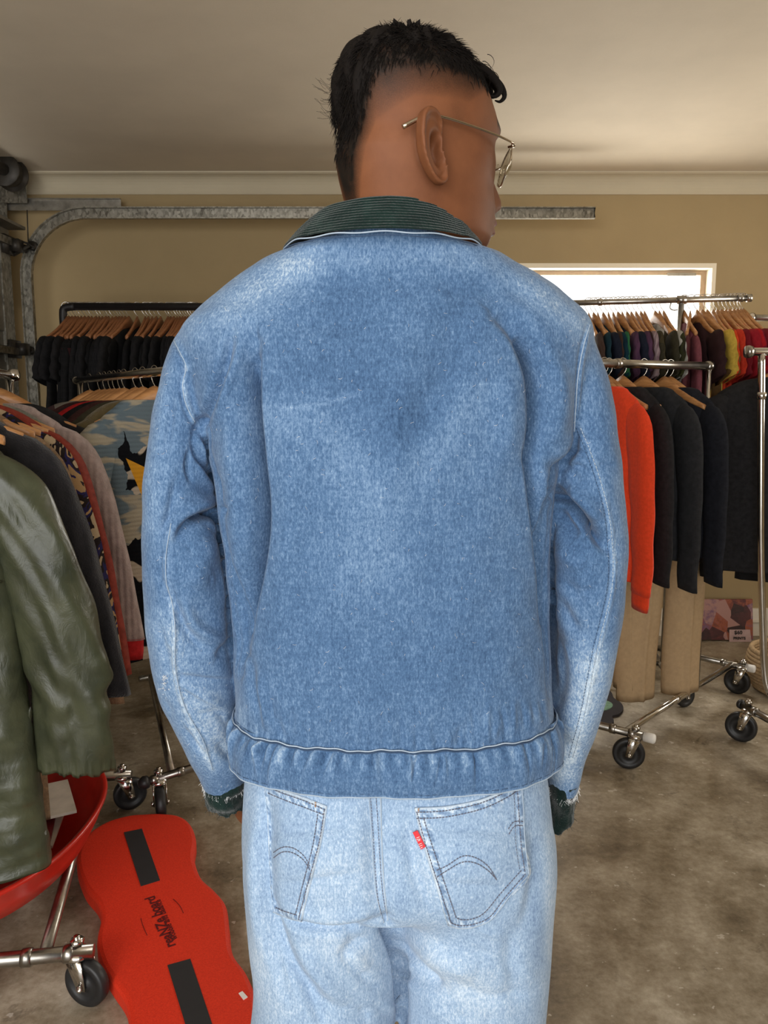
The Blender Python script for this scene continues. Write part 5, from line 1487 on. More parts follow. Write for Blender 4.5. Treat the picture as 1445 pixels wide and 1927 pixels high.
# ---- colourful tops on the tall steel rack in front of the window
def tiedye(name, cols, scale=5):
    t = NT(name); n = t.noise(scale, 4, .6, dist=1.2); t.color(t.ramp(n, [(.25 + .5 * i / (len(cols) - 1), srgb(*c)[:3]) for i, c in enumerate(cols)])); t.bump(t.noise(300, 3), .4, .002); t.set(rough=.85, spec=.2); M[name] = t.m
tiedye('teal_navy_print', [(10, 24, 38), (20, 62, 74), (12, 30, 44)]); tiedye('green_tiedye', [(20, 60, 40), (50, 110, 70), (16, 40, 52)], 9); tiedye('purple_print', [(40, 26, 44), (92, 60, 84), (60, 40, 66)], 6)
tiedye('pink_grey_tiedye', [(150, 60, 90), (170, 150, 150), (110, 84, 96), (190, 180, 175)], 8); tiedye('pale_grey_wash', [(120, 116, 104), (190, 186, 176), (90, 84, 74)], 6); tiedye('black_green_dip', [(30, 28, 20), (62, 66, 30), (34, 28, 26), (110, 130, 50)], 3)
for nm, c in (('deep_teal', (14, 46, 56)), ('navy_cotton', (20, 26, 42)), ('brown_cotton', (62, 42, 32)), ('olive_cotton', (66, 58, 36)), ('dark_olive', (50, 46, 30)), ('mauve_silk', (122, 66, 74)), ('maroon_silk', (88, 44, 50)), ('dark_maroon', (44, 20, 22)), ('mustard_brown', (104, 76, 40)), ('yellow_cotton', (196, 164, 66)), ('orange_cotton', (200, 62, 24)), ('rust_orange', (184, 50, 26)), ('crimson', (148, 20, 34)), ('dark_crimson', (112, 14, 28)), ('scarlet', (176, 22, 30)), ('wine_red', (124, 18, 42)), ('brick_red', (150, 34, 30))): fab(nm, c, var=.18)
LB = [(1108, 'brown_cotton', 'dark brown top nearest the denim shoulder on the window rack', 'short', .7), (1117, 'navy_cotton', 'navy top beside the dark brown one on the window rack', 'short', .72), (1125, 'deep_teal', 'plain deep teal top at the left of the window rack', 'short', .74), (1135, 'teal_navy_print', 'blue teal patterned top on the window rack, large at the left', 'short', .78),
      (1145, 'brown_cotton', 'brown top between the teal patterned and green tops', 'short', .6), (1154, 'green_tiedye', 'green marbled top on the window rack', 'short', .7), (1163, 'navy_cotton', 'navy top right of the green marbled one', 'short', .66), (1171, 'purple_print', 'dusty purple printed top on the window rack', 'short', .66), (1180, 'purple_print', 'second dusty purple top, right of its twin', 'short', .72),
      (1188, 'dark_maroon', 'dark maroon top between purple and tie dye tops', 'short', .7), (1197, 'pink_grey_tiedye', 'pink and grey tie dye top on the window rack', 'short', .74), (1206, 'dark_olive', 'dark olive top right of the tie dye one', 'short', .72), (1213, 'olive_cotton', 'olive brown top against the bright window', 'short', .72),
      (1233, 'pale_grey_wash', 'pale grey washed top in front of the bright window', 'short', .62), (1241, 'dark_olive', 'dark olive top left of the dip dyed one', 'short', .66), (1249, 'black_green_dip', 'black top with lime green lower part by the rack post', 'short', .70),
      (1288, 'mauve_silk', 'mauve satin blouse right of the rack post', 'long', .85), (1300, 'maroon_silk', 'shiny maroon blouse in front of the window edge', 'long', .85), (1312, 'dark_maroon', 'dark maroon top left of the yellow one', 'short', .8),
      (1322, 'mustard_brown', 'mustard brown top left of the yellow ones', 'short', .6), (1331, 'yellow_cotton', 'bright yellow short sleeved top on the window rack', 'short', .62), (1342, 'orange_cotton', 'bright orange top right of the yellow one', 'short', .68), (1350, 'rust_orange', 'rust orange top between orange and red ones', 'short', .70),
      (1358, 'crimson', 'crimson top, first red one from the left', 'short', .72), (1366, 'dark_crimson', 'dark crimson top, second red one from the left', 'short', .70), (1373, 'scarlet', 'scarlet top in the middle of the red row', 'short', .74), (1381, 'wine_red', 'wine red top in the red row', 'short', .72), (1388, 'brick_red', 'brick red top in the red row', 'short', .68), (1394, 'dark_crimson', 'dark crimson top near the rod end', 'short', .74), (1399, 'crimson', 'bright crimson top last on the rod at the right', 'short', .70)]
TB = {}
RB = random.Random(8)
for i, (px_, mt, lab, kind, L_) in enumerate(LB):
    p = onrod(b0, b1, px_); yaw = PI / 2 + RB.uniform(-.10, .10) 
    if mt in ('maroon_silk',): yaw -= .35
    o = garment({'long': 'blouse', 'short': 'tshirt'}[kind], mt, L=L_, hw=.225, t=.030 if px_ < 1280 else .038, seed=20 + i, sleeve=kind, sl=.58 if kind == 'long' else .17, splay=.02, sw=.07 if kind == 'long' else .085, res=32, amp=.002, drop=.016)
    place(o, p, yaw); tag(o, lab, 'top' if kind == 'long' else 't-shirt')
    hang(p, yaw, 'wooden hanger holding the ' + lab.split(' on the')[0].split(' in the')[0].split(' in front')[0].split(' of the window')[0].split(' against')[0].split(', large')[0], None, 'wood')

# ---- middle right rack
fab('orange_fleece', (226, 66, 28), var=.10, scale=90, sheen=.1); fab('khaki_twill', (176, 150, 116), var=.07); fab('navy_black', (20, 22, 30)); fab('charcoal_jersey', (32, 33, 36), var=.2)
yC = rodyaw(c0, c1)
def put(name, cat, mt, p, yaw, lab, hlab, hmat='wood', tilt=0.0, **k):
    o = garment(name, mt, **k); place(o, p, yaw, tilt); tag(o, lab, cat)
    if hlab: hang(p, yaw, hlab, None, hmat, tilt)
    return o
put('jumper', 'jumper', 'orange_fleece', onrod(c0, c1, 1137), yC - .10, 'bright orange long sleeved jumper beside the denim sleeve', 'wooden hanger holding the bright orange jumper', L=.72, hw=.245, t=.06, seed=51, sl=.66, splay=.02, cuffmat='orange_fleece', drop=.0, sw=.075, neck=.10)
put('long_sleeved_top', 'top', 'soft_black', onrod(c0, c1, 1172), yC - .04, 'black top right behind the orange jumper', 'wooden hanger between the orange jumper and the black top', L=.68, hw=.23, t=.05, seed=52, sl=.64, neck=.10, splay=.02, sw=.062)
put('long_sleeved_top', 'top', 'charcoal_jersey', onrod(c0, c1, 1212), yC + .05, 'charcoal long sleeved top between the orange jumper and khaki trousers', 'large wooden hanger holding the charcoal top, its arm in plain view', L=.66, hw=.24, t=.055, seed=53, sl=.67, neck=.10, splay=.02, sw=.066)
put('long_sleeved_top', 'top', 'navy_black', onrod(c0, c1, 1262), yC + .02, 'navy black top at the post end of the low silver rack', 'wooden hanger holding the navy black top by the rack post', L=.66, hw=.24, t=.05, seed=54, sl=.66, neck=.10, splay=.02, sw=.066)


def trousers(mat, L=1.0, w=.19, gap=.05, seed=0, flare=.0):
    f = fold_fn(seed, .008); mb = MB(); rings = []
    for z in np.linspace(-.16, -.44, 12):
        e = sellipse(32, w, .035, 2.6); rings.append(np.c_[e[:, 0], e[:, 1] + [f(x, z) for x in e[:, 0]], np.full(32, z)])
    mb.loft(rings); V, F = mb.arr(); o = obj('trousers', V, F, mat, world=False)
    for sg in (-1, 1):
        R = []
        for q in np.linspace(0, 1, 30):
            z = -.36 - (L - .2) * q; hw_ = w * .52 * (1 - .12 * q + flare * q); cx = sg * (w * .48 + gap * q); e = sellipse(32, hw_, .034 + .012 * q, 2.0)
            Y = e[:, 1] + np.array([f(x + cx, z) for x in e[:, 0]]) + .014 * np.exp(-(e[:, 0] / .012) ** 2) * (e[:, 1] < 0) * -1
            R.append(np.c_[e[:, 0] + cx + .006 * math.sin(q * 9 + seed), Y, np.full(32, z)])
        inn = [np.c_[R[-1][:, 0], R[-1][:, 1] * .8, R[-1][:, 2] + .002], np.c_[R[-1][:, 0], R[-1][:, 1] * .7, R[-1][:, 2] + .06]]
        MB().loft(R + inn).build('trouser_leg', mat, o, world=False)
    MB().loft([np.c_[sellipse(32, w * 1.01, .036, 2.6), np.full(32, z)] for z in (-.155, -.16, -.195, -.2)]).build('waistband', mat, o, world=False)
    return o


p = onrod(c0, c1, 1250); o = trousers('khaki_twill', 1.22, .20, .02, 3); place(o, (p[0] + .05, p[1] + .02, p[2]), .35); tag(o, 'khaki trousers with broad legs below the charcoal top', 'trousers'); hang(p + (.01, .02, 0), yC, 'wooden hanger holding the broad khaki trousers')
p = onrod(c0, c1, 1150); o = trousers('khaki_twill', 1.17, .11, .02, 5); place(o, (p[0] + .06, p[1] + .06, p[2]), .3); tag(o, 'khaki trousers with narrow legs below the orange jumper', 'trousers'); hang(p + (.0, .03, 0), yC, 'wooden hanger holding the narrow khaki trousers')

# ---- black coats at the right edge
for k, (dx, dy, yaw, lab, hl_, m_, L_) in enumerate(((.20, .015, -.30, 'black coat with broad sleeves nearest the chrome post', 'wooden hanger inside the nearest black coat', 'soft_black', .78), (.33, .02, -.2, 'black coat cut by the right edge of the photo, behind the nearest one', 'wooden hanger inside the second black coat', 'black_cotton', .82))):
    p = d0 + np.array([dx, dy, 0]); o = garment('coat', m_, L=L_, hw=.255, t=.10, seed=61 + k, sl=.66, splay=.075, amp=.010, res=60, cuffmat=m_, sw=.078); place(o, (p[0], p[1] + .10, p[2]), yaw); tag(o, lab, 'coat'); hang((p[0], p[1] + .10, p[2]), yaw, hl_)

# ---- garments on the near left rack
def waxed():
    t = NT('waxed_olive'); n = t.noise(12, 5, .6); t.color(t.ramp(n, [(.3, srgb(44, 48, 34)[:3]), (.7, srgb(70, 73, 53)[:3])])); b1_ = t.noise(26, 4, .55, t.mapping((1, 1, .55)), dist=.8); bp = t.bump(b1_, .35, .008); bp = t.bump(t.noise(380, 2), .15, .001, bp); t.set(rough=.36, spec=.5); return t.m
M['waxed'] = waxed()
def knitmat(name, rgb, rib=120): t = NT(name); n = t.noise(40, 4); c = srgb(*rgb)[:3]; t.color(t.ramp(n, [(.3, tuple(x * .75 for x in c)), (.7, tuple(x * 1.15 for x in c))])); h = t.math('ADD', t.wave(rib / 6.3, 'X', 1.0), t.noise(250, 3)); t.bump(h, .6, .004); t.set(rough=.95, spec=.1, sheen=.2); M[name] = t.m
knitmat('grey_pink_knit', (150, 132, 126)); knitmat('charcoal_wool', (38, 37, 40), 60); knitmat('sherpa_olive', (92, 80, 52), 40); fab('brick_wool', (118, 42, 28)); fab('pale_grey_felt', (122, 122, 112)); fab('oat_boucle', (128, 104, 80), var=.35, scale=120); fab('bright_red', (160, 22, 24)); fab('dark_brown', (58, 28, 24))
def blobmat(name, cols, scale, seedv=(1, 1, 1), rot=0):
    t = NT(name); v = t.noise(scale, 3, .55, t.mapping(seedv), dist=.6)
    st_ = [(.0, srgb(*cols[0])[:3])] + [(.38 + .24 * i / (len(cols) - 1), srgb(*c)[:3]) for i, c in enumerate(cols[1:], 0)]
    t.color(t.ramp(v, st_, 'CONSTANT')); t.bump(t.noise(250, 3), .5, .003); t.set(rough=.9, spec=.15); M[name] = t.m
blobmat('leopard_patchwork', [(30, 22, 26), (150, 120, 84), (34, 30, 70), (30, 22, 22), (160, 140, 112)], 16, (1, 1, .8))
blobmat('cow_black_cream', [(12, 13, 16), (12, 13, 16), (176, 160, 140), (12, 13, 16)], 9)
yE = rodyaw(E0, E1) + PI
def onE(Y): t_ = (Y - E0[1]) / (E1[1] - E0[1]); return E0 + (E1 - E0) * t_
LE = [(2.38, 'jacket', 'black_cotton2', 'black jacket at the far end of the left rack beside the door track', dict(L=.7, hw=0.215, t=.06, sl=.55, splay=0.072)),
      (2.12, 'jumper', 'grey_pink_knit', 'ribbed pinkish grey knit jumper on the left rack', dict(L=.72, hw=0.232, t=.07, sl=.60, splay=0.112, cuffmat='bright_red', neck=.09)),
      (2.03, 'vest', 'pale_grey_felt', 'pale grey felt top lying against the ribbed jumper', dict(L=.60, hw=0.211, t=.03, sleeve=None)),
      (1.95, 'coat', 'brick_wool', 'brick red wool coat between the grey knit and the patterned one', dict(L=.92, hw=0.215, t=.06, sl=.64, splay=0.107)),
      (1.86, 'cardigan', 'leopard_patchwork', 'patterned cardigan in cream, navy and black on the left rack', dict(L=.66, hw=0.206, t=.05, sl=.56, splay=0.102)),
      (1.79, 'coat', 'oat_boucle', 'oatmeal boucle coat next to the charcoal coat', dict(L=1.05, hw=0.196, t=.045, sl=.66, splay=0.122)),
      (1.68, 'coat', 'charcoal_wool', 'charcoal wool coat behind the green raincoat', dict(L=.98, hw=0.205, t=.09, sl=.60, splay=0.137, sw=.08))]
for i, (Y_, nm, mt, lab, kw) in enumerate(LE):
    p = onE(Y_); o = garment(nm, mt, seed=71 + i, amp=.007, res=56, **kw); place(o, p, yE + .0); tag(o, lab, nm); hang(p, yE, 'wooden hanger holding the ' + lab.split(' on the')[0].split(' at the')[0].split(' behind')[0].split(' between')[0].split(' lying')[0].split(' next')[0])


def raincoat():
    name, mat = 'raincoat', 'waxed'; n = 160; f = fold_fn(5, .012); rings = []
    prof = spline(np.array([(-.088, .075, .030), (-.10, .11, .034), (-.118, .175, .040), (-.145, .225, .046), (-.19, .25, .052), (-.30, .250, .056), (-.50, .245, .060), (-.75, .262, .066), (-.93, .275, .07), (-1.065, .285, .072)]), 120)
    for z, w, t in prof:
        e = sellipse(n, w, t, 2.5); X = e[:, 0]; Y = e[:, 1]; s = np.sign(Y); g = np.array([f(x, z) for x in X])
        wr = .003 * np.sin(X * 60 + z * 90) * np.sin(z * 70 - X * 20) + .0025 * np.sin(X * 37 - z * 55)
        Y2 = Y + g + s * wr * 1.6
        yoke = (z > -.415 - .02 * 0) * 1.0                      # storm flap over the chest and back
        Y2 = Y2 + s * yoke * .0045
        waist = math.exp(-((z + .72) / .018) ** 2); Y2 = Y2 - s * waist * (.006 + .003 * np.sin(X * 120))
        belt = math.exp(-((z + .76) / .03) ** 2); Y2 = Y2 + s * belt * .003 * np.sin(X * 90 + 2)
        rings.append(np.c_[X, Y2, np.full(n, z) + .008 * np.sin(X * 9) * (abs(z) / 1.1) ** 3])
    b = rings[-1]; bot = [np.c_[b[:, 0] * .99, b[:, 1] * .8, b[:, 2] + .003], np.c_[b[:, 0] * .98, b[:, 1] * .7, b[:, 2] + .08]]
    o = MB().loft([rings[0] * (.9, .8, 1) - (0, 0, .05)] + rings + bot).build(name, mat, world=False)
    for sg in (-1, 1):
        m = 90; R = []; a0 = np.array([sg * .195, 0, -.150]); a1 = np.array([sg * (.235 + .085), -.02, -.86])
        for i in range(m + 1):
            q = i / m; c = a0 + (a1 - a0) * q + np.array([sg * (.045 * math.sin(q * PI) + .02 * (1 - (1 - q) ** 5)), -.015 * q, 0])
            tap = math.sqrt(max(.02, 1 - (1 - min(1, q / .14)) ** 2)); w = (.088 - .004 * q) * (1 + .02 * math.sin(q * 30)) * tap; th_ = (.050 - .010 * q) * tap; n2 = 72
            e = sellipse(n2, w, th_, 2.1); a = np.arctan2(e[:, 1], e[:, 0])
            cr = .0042 * math.exp(-((q - .78) / .12) ** 2) * (np.sin(q * 62 + 2.8 * np.sin(a * 2 + 1 + 9 * q)) * (.5 + .5 * np.sin(a * 3 + 4)) + .9 * np.sin(q * 37 - a * 4 + 3 * np.sin(q * 11))) + .0025 * np.sin(a * 4 + q * 12) + .002 * np.sin(a * 7 - q * 21)
            cr = cr + (.003 * np.sin(a * 26) if q > .965 else 0)
            e = e * (1 + cr / .06)[:, None]
            R.append(np.c_[e[:, 0] + c[0], e[:, 1] + c[1], np.full(n2, c[2]) - e[:, 0] * sg * .10 * q + (.004 * np.sin(a * 9) if q > .9 else 0)])
        ce = R[-1].mean(0); R += [ce + (R[-1] - ce) * .94 + (0, 0, .002), ce + (R[-1] - ce) * .85 + (0, 0, .04)]
        MB().loft(R).build('sleeve', mat, o, world=False)
    e = sellipse(60, .085, .040, 2.0); MB().loft([np.c_[e * g_, np.full(60, z)] for z, g_ in ((-.05, .95), (-.048, 1.0), (-.075, 1.12), (-.11, 1.22), (-.112, 1.12))], caps=False).build('collar', mat, o, world=False)
    # yoke edge : the storm flap's hem, front and back
    for s in (-1, 1):
        P = []
        for x in np.linspace(-.235, .235, 60):
            y = s * (.056 * (1 - abs(x / .25) ** 2.5) ** (1 / 2.5) + .0045) + f(x, -.415); P.append((x, y + s * .003, -.417 - .004 * math.cos(x * 30)))
        MB().tube(P, .0028, 6).build('yoke_edge', mat, o, world=False)
        P = [(x, s * (.068 * (1 - min(1, abs(x / .275)) ** 2.5) ** (1 / 2.5) + .006) + f(x, -.86), -.865) for x in np.linspace(.03, .19, 14)]
        MB().tube(P, .0016, 6).build('pocket_seam', mat, o, world=False)
    return o


rcp = onE(1.56); o = raincoat(); place(o, rcp + (-.035, 0, -.035), yE - .16); tag(o, 'olive green waxed raincoat with long sleeves hanging at the left edge', 'raincoat'); hang(rcp, yE - .16, 'wooden hanger holding the olive green raincoat')

# ---- garments on the middle left rack
yF = rodyaw(F0, F1) + PI
def plaid():
    t = NT('plaid_flannel'); a = t.wave(1.6, 'X'); b = t.wave(1.6, 'Z'); f_ = t.math('ADD', t.math('GREATER_THAN', a, .5), t.math('GREATER_THAN', b, .5)); f_ = t.math('MULTIPLY', f_, .5)
    t.color(t.ramp(f_, [(0, srgb(110, 26, 28)[:3]), (.5, srgb(52, 24, 24)[:3]), (1, srgb(104, 98, 88)[:3])], 'CONSTANT')); t.set(rough=.9); return t.m
M['plaid'] = plaid()
def cloud():
    t = NT('cloud_and_cow_knit'); sep = t.n.new('ShaderNodeSeparateXYZ'); t.link(t.tc.outputs['Object'], sep.inputs[0])
    x, z = sep.outputs[0], sep.outputs[2]
    n1 = t.noise(7, 3, .55, t.mapping((.8, .8, 2.6)), dist=.5); sky = t.ramp(n1, [(.0, srgb(92, 106, 114)[:3]), (.50, srgb(92, 106, 114)[:3]), (.56, srgb(150, 142, 124)[:3]), (.8, srgb(158, 150, 132)[:3])])
    n2 = t.noise(8, 2, .5, t.mapping((1, 1, 1)), dist=.3); cow = t.ramp(n2, [(0, srgb(14, 16, 20)[:3]), (.51, srgb(14, 16, 20)[:3]), (.53, srgb(168, 156, 140)[:3]), (1, srgb(168, 156, 140)[:3])])
    wob = t.math('MULTIPLY', t.math('SUBTRACT', t.noise(14, 3, .5), .5), .22); wz = t.math('ADD', z, wob); wx = t.math('ADD', x, wob)
    lowz = t.math('LESS_THAN', wz, -.54)
    band = lambda v, a_, b_: t.math('MULTIPLY', t.math('LESS_THAN', v, b_), t.math('GREATER_THAN', v, a_))
    blk_ = t.math('MULTIPLY', band(t.math('ADD', wz, t.math('MULTIPLY', x, .5)), -.42, -.27), t.math('GREATER_THAN', wx, -.15))
    yl = t.math('MULTIPLY', band(t.math('ADD', z, t.math('MULTIPLY', x, .5)), -.46, -.34), t.math('GREATER_THAN', t.math('ADD', x, t.math('MULTIPLY', z, .4)), -.24))
    c = t.mix(blk_, sky, cow); c = t.mix(yl, c, srgb(196, 140, 40)); c = t.mix(lowz, c, cow)
    t.color(c); t.bump(t.math('ADD', t.noise(260, 3), t.wave(22, 'Z')), .5, .003); t.set(rough=.95, spec=.1); return t.m
M['cloud'] = cloud()
LF = [(168, 'shirt', 'plaid', 'dark red and grey plaid flannel shirt on the middle left rack', dict(L=.7, hw=.24, t=.04)),
      (186, 'shirt', 'dark_brown', 'dark brown shirt behind the bright red one', dict(L=.7, hw=.235, t=.04)), (196, 'tshirt', 'dark_maroon', 'maroon t-shirt squeezed beside the dark brown shirt', dict(L=.68, hw=.23, t=.03, sleeve='short', sl=.18)), (206, 'shirt', 'charcoal_jersey', 'charcoal shirt just left of the bright red one', dict(L=.7, hw=.23, t=.03)),
      (214, 'jumper', 'bright_red', 'bright red jumper on the middle left rack', dict(L=.66, hw=.25, t=.05)), (224, 'jumper', 'black_cotton', 'black jumper in front of the bright red one', dict(L=.70, hw=.24, t=.04)), (233, 'jumper', 'dark_brown', 'brown jumper in front of the black one', dict(L=.70, hw=.235, t=.04)),
      (254, 'jacket', 'dark_olive', 'dark olive jacket between the black jumper and the fleece', dict(L=.72, hw=.24, t=.05)), (268, 'fleece', 'sherpa_olive', 'olive beige sherpa fleece beside the cloud patterned jumper', dict(L=.74, hw=.235, t=.07, sw=.07)),
      (290, 'jumper', 'cloud', 'pale blue jumper with clouds and black cow patches by the denim sleeve', dict(L=.86, hw=.215, t=.05, neck=.10, splay=.05))]
for i, (px_, nm, mt, lab, kw) in enumerate(LF):
    t_ = (px_ - 143) / 163.0; p = onrod(F0, F2, px_); kw = dict(dict(sl=.58, splay=.02), **kw)
    yw = yF + (.25 if i > 5 else .12); o = garment(nm, mt, seed=91 + i, amp=.006, res=48, **kw); place(o, p, yw); tag(o, lab, nm if nm != 'tshirt' else 't-shirt'); hang(p, yw, 'wooden hanger holding the ' + lab.split(' on the')[0].split(' behind')[0].split(' squeezed')[0].split(' just')[0].split(' in front')[0].split(' between')[0].split(' beside')[0].split(' by the')[0].split(' partly')[0])
# ================================================================== things on the floor
# ---- red wavy balance board
def red_foam():
    t = NT('red_board_surface'); n = t.noise(300, 3, .7); t.color(t.ramp(n, [(.3, (.58, .022, .006)), (.7, (.78, .045, .014))])); t.bump(n, .5, .0015); t.set(rough=.6, spec=.35); return t.m
M['redfoam'] = red_foam(); M['gripblack'] = plain('black_grip_tape', (.018, .017, .018), .75); M['darkred'] = plain('dark_red_print', (.10, .004, .004), .6)
HB = .055
Lp = [(240, 1533), (200, 1545), (165, 1568), (146, 1602), (146, 1632), (160, 1668), (182, 1695), (190, 1722), (184, 1755), (183, 1780), (192, 1812), (212, 1845), (236, 1882), (243, 1925), (236, 1975), (226, 2030), (236, 2080)]
Rp = [(300, 1529), (335, 1533), (358, 1548), (369, 1578), (366, 1612), (378, 1648), (405, 1674), (425, 1700), (432, 1745), (438, 1790), (462, 1825), (478, 1862), (484, 1905), (480, 1960), (486, 2010), (500, 2060)]
ol = [atz(x, y, HB) for x, y in Lp[::-1]] + [atz(270, 1530, HB)] + [atz(x, y, HB) for x, y in Rp] + [atz(370, 2100, HB)]
O2 = spline(np.array(ol + ol[:1]), 221)[:-1]; cen = O2.mean(0)
def inset(P, d):
    T_ = np.roll(P, -1, 0) - np.roll(P, 1, 0); N2 = np.c_[-T_[:, 1], T_[:, 0], 0 * T_[:, 0]]; N2 /= np.linalg.norm(N2, axis=1)[:, None]
    if ((P - P.mean(0)) * N2).sum() > 0: N2 = -N2
    return P + N2 * d
rr = [inset(O2, .012) - (0, 0, HB), inset(O2, .002) - (0, 0, .045), O2 - (0, 0, .036), O2 - (0, 0, .010), inset(O2, .004) - (0, 0, .003), inset(O2, .012)]
bd = MB(); n = len(O2); bd.loft(rr, caps=False)
V, F = bd.arr(); F.append(tuple(range(5 * n, 6 * n))); F.append(tuple(range(n))[::-1])
board = obj('balance_board', V, F, 'redfoam', origin=(cen[0], cen[1], 0), smooth=False); tag(board, 'wavy red balance board with two black grip strips lying on the concrete floor', 'balance board')
def flat(pts, mat, name, z0, th_=.0015): P = np.array([atz(x, y, z0) for x, y in pts]); return MB().loft([P, P + (0, 0, th_)]).build(name, mat, board, smooth=False)
flat([(233, 1567), (267, 1560), (301, 1657), (265, 1668)], 'gripblack', 'grip_strip', HB); flat([(315, 1817), (358, 1805), (420, 1990), (372, 2004)], 'gripblack', 'grip_strip', HB)
flat([(449, 1870), (456, 1866), (466, 1877), (458, 1882)], 'whiteplastic', 'scuff_mark', HB)


def text(name, s, mat, parent, origin, xdir, ydir, size, depth=.0006, bold=0.0, align='CENTER'):
    cu = bpy.data.curves.new(name, 'FONT'); cu.body = s; cu.size = size; cu.extrude = depth; cu.align_x = align; cu.align_y = 'CENTER'; cu.offset = bold; cu.resolution_u = 3
    o = bpy.data.objects.new('t', cu); COL.objects.link(o); dg = bpy.context.evaluated_depsgraph_get(); me = bpy.data.meshes.new_from_object(o.evaluated_get(dg))
    v = np.empty(len(me.vertices) * 3); me.vertices.foreach_get('co', v); v = v.reshape(-1, 3); F = [tuple(p.vertices) for p in me.polygons]
    bpy.data.objects.remove(o); x = np.asarray(xdir, float); x /= np.linalg.norm(x); y = np.asarray(ydir, float); y = y - x * (x @ y); y /= np.linalg.norm(y); z = np.cross(x, y)
    return obj(name, np.asarray(origin) + v[:, :1] * x + v[:, 1:2] * y + v[:, 2:] * z, F, mat, parent, smooth=False)


a = atz(321, 1780, HB); b = atz(283, 1690, HB); xd = b - a; yd = np.array([-xd[1], xd[0], 0]); wd = np.linalg.norm(xd)
text('board_lettering', 'reaNZe board', 'darkred', board, (a + b) / 2 + (0, 0, .0006), xd, yd, wd / 5.6, bold=.0006)
a = atz(331, 1778, HB); b = atz(295, 1686, HB); text('board_lettering', 'wobble and balance', 'darkred', board, (a + b) / 2 + (0, 0, .0006), xd, yd, wd / 9.5)
for P_ in ([(265, 1728), (270, 1745), (277, 1760)], [(326, 1692), (338, 1704), (345, 1718)]): MB().tube(spline([atz(x, y, HB + .0005) for x, y in P_], 8), .0007, 5).build('printed_line', 'darkred', board)

# ---- red plastic tub with papers under the raincoat
M['redplastic'] = plain('glossy_red_plastic', (.52, .022, .012), .3); M['paper'] = plain('cream_paper', (.66, .58, .48), .8); M['redprint'] = plain('dark_red_cover', (.16, .012, .014), .5)
tc_ = atz(40, 1590, .20); tx, ty = tc_[0] - .14, tc_[1] - .03
n = 72; rr = []
for k_, z_, g_ in ((0, .155, .30), (1, .16, .55), (2, .175, .76), (3, .205, .90), (4, .25, .97), (5, .285, 1.0), (6, .288, 1.03), (7, .282, 1.045), (8, .276, 1.03), (9, .24, .99), (10, .195, .92), (11, .165, .78), (12, .148, .56), (13, .143, .30)):
    e = sellipse(n, .33 * g_, .40 * g_, 2.2); rr.append(np.c_[e[:, 0] + tx, e[:, 1] + ty, np.full(n, z_)])
tub = MB().loft(rr[::-1]).build('plastic_tub', 'redplastic', origin=(tx, ty, .143)); tag(tub, 'round red plastic tub of papers standing on the left rack rail', 'tub')
for i, (dx, dy, rz, w_, h_, zz, m_, lb) in enumerate(((.10, .12, .22, .21, .28, .205, 'paper', 'cream magazine at the bottom of the red tub'), (.12, .02, .30, .20, .26, .222, 'redprint', 'dark red booklet between the papers in the red tub'), (.05, -.04, .1, .22, .27, .235, 'paper', 'cream paper lying on top in the red tub'), (.15, .16, .5, .14, .20, .248, 'paper', 'small pale card at the far side of the red tub'))):
    R_m = np.array([(math.cos(rz), -math.sin(rz), 0), (math.sin(rz), math.cos(rz), 0), (0, 0, 1)]); mb = MB().box((-w_ / 2, -h_ / 2, 0), (w_ / 2, h_ / 2, .008), R_m, (tx + dx, ty + dy, zz)); o = mb.build('magazine' if i < 3 else 'card', m_, origin=(tx + dx, ty + dy, zz), smooth=False); tag(o, lb, 'magazine' if i < 3 else 'card')
# ---- flower shaped mat
M['matdark'] = plain('charcoal_mat', (.035, .030, .034), .95); M['matgreen'] = fabric('mat_green_pile', (.20, .34, .24, 1)); M['matblue'] = fabric('mat_blue_pile', (.24, .33, .40, 1)); M['matlime'] = fabric('mat_lime_pile', (.28, .36, .14, 1))
mo = [(1090, 1290), (1110, 1286), (1135, 1291), (1150, 1302), (1155, 1313), (1168, 1322), (1173, 1333), (1165, 1343), (1152, 1347), (1155, 1356), (1148, 1362), (1130, 1360), (1105, 1364), (1075, 1362), (1050, 1352), (1030, 1335), (1040, 1310), (1060, 1296)]
P = spline(np.array([atz(x, y, .012) for x, y in mo + mo[:1]]), 91)[:-1]
mat_ = MB().loft([P - (0, 0, .012), P]).build('floor_mat', 'matdark', origin=(P[:, 0].mean(), P[:, 1].mean(), 0), smooth=False); tag(mat_, 'dark scalloped floor mat with green and blue ovals behind the right rack rail', 'mat')
def oval(cx_, cy_, rx_, ry_, m_): P = np.array([atz(cx_ + rx_ * math.cos(a), cy_ + ry_ * math.sin(a), .012) for a in np.linspace(0, 2 * PI, 30)[:-1]]); MB().loft([P - (0, 0, .002), P + (0, 0, .003)]).build('oval_patch', m_, mat_, smooth=False)
oval(1118, 1328, 35, 11.5, 'matgreen'); oval(1110, 1351, 21, 8.5, 'matblue'); oval(1106, 1300, 24, 8, 'matlime'); oval(1062, 1325, 18, 10, 'matlime')

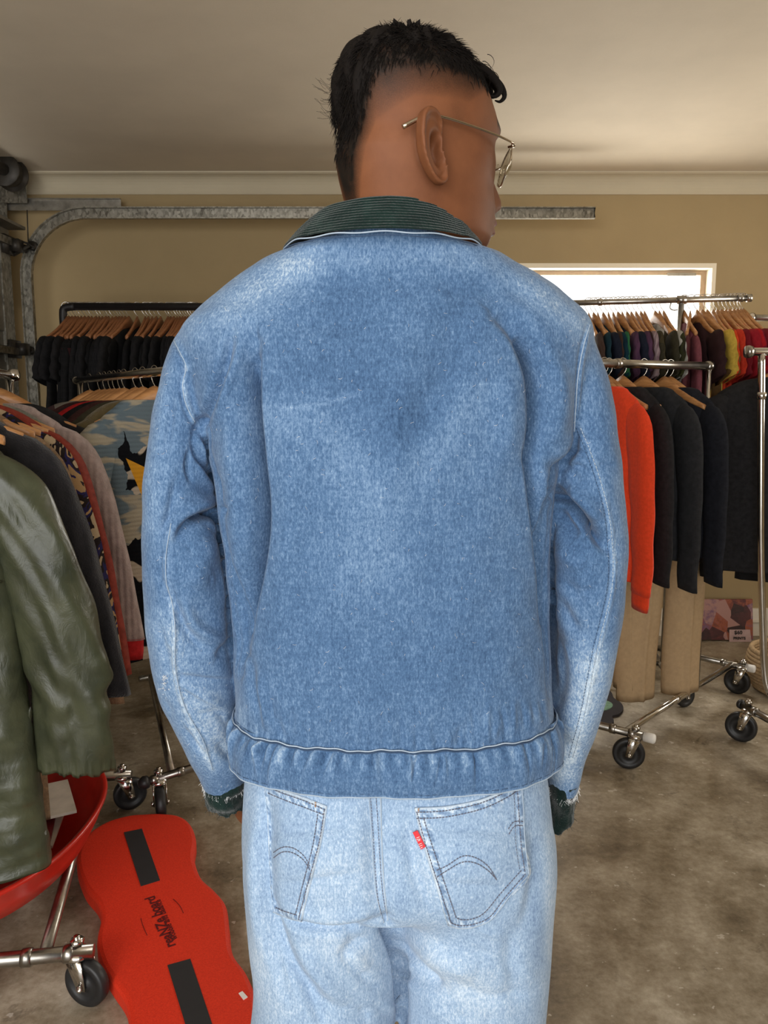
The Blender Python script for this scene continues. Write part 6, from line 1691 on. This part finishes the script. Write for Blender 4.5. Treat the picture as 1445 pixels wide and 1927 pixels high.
# ---- poster panel leaning on the far wall
def poster_mat():
    t = NT('poster_crowd_print'); v = t.voronoi(15, t.mapping((1, 1, .8)), out='Color'); sp = t.n.new('ShaderNodeSeparateColor'); t.link(v, sp.inputs[0]); n = t.noise(40, 4, .6)
    f_ = t.math('ADD', t.math('MULTIPLY', sp.outputs[0], .7), t.math('MULTIPLY', n, .4))
    t.color(t.ramp(f_, [(.2, (.025, .008, .008)), (.42, (.09, .016, .018)), (.55, (.30, .075, .03)), (.68, (.16, .075, .14)), (.8, (.38, .20, .17))])); t.set(rough=.45); return t.m
M['poster'] = poster_mat(); M['ink'] = plain('black_marker_ink', (.02, .02, .02), .7); M['postertag'] = plain('pinkish_price_paper', (.48, .33, .31), .7)
YP = 4.30; pa, pb, pc, pd = at(1300, 1218, YP), at(1416, 1216, YP), at(1416, 1128, YP + .06), at(1300, 1128, YP + .06)
Pq = np.array([pa, pb, pc, pd]); Pq[:2, 2] = .01
po = MB().loft([Pq, Pq + (0, .012, 0)]).build('poster', 'poster', origin=(Pq[0][0], YP, 0), smooth=False); tag(po, 'dark red crowd picture with a handwritten price leaning against the far wall', 'poster')
def pq(x, y, o_=-.002): q = at(x, y, YP); u = (q[2] - Pq[0][2]) / (Pq[2][2] - Pq[0][2]); return np.array([q[0], YP + .06 * u + o_, q[2]])
pt = MB().loft([np.array([pq(1371, 1207), pq(1413, 1207), pq(1413, 1186), pq(1374, 1186)]), np.array([pq(1371, 1207, -.004), pq(1413, 1207, -.004), pq(1413, 1186, -.004), pq(1374, 1186, -.004)])]).build('price_note', 'postertag', po, smooth=False)
text('price_lettering', '$60', 'ink', pt, pq(1390, 1191, -.006), (1, 0, 0), (0, .1, 1), .030, bold=.0006); text('price_lettering', 'PRINTS', 'ink', pt, pq(1391, 1201, -.006), (1, 0, 0), (0, .1, 1), .022, bold=.0006)
# ---- rope basket by the chrome rack
M['rope'] = fabric('jute_rope', (.42, .29, .16, 1), var=.25, scale=80)
bk = atz(1530, 1318, .02); mb = MB(); P = []
for k in range(11 * 40):
    a = k / 40 * 2 * PI; h_ = k / 440; r_ = .17 + .035 * math.sin(h_ * 2.6); P.append((bk[0] + r_ * math.cos(a), bk[1] + .17 + r_ * math.sin(a), .012 + .19 * h_))
mb.tube(P, .0125, 7); mb.lathe([(0, 0), (.165, 0), (.165, .012), (0, .012)], (bk[0], bk[1] + .17, 0.001), (0, 0, 1), 30)
bs = mb.build('rope_basket', 'rope', origin=(bk[0], bk[1] + .17, 0)); tag(bs, 'coiled jute rope basket on the floor behind the right chrome post', 'basket')
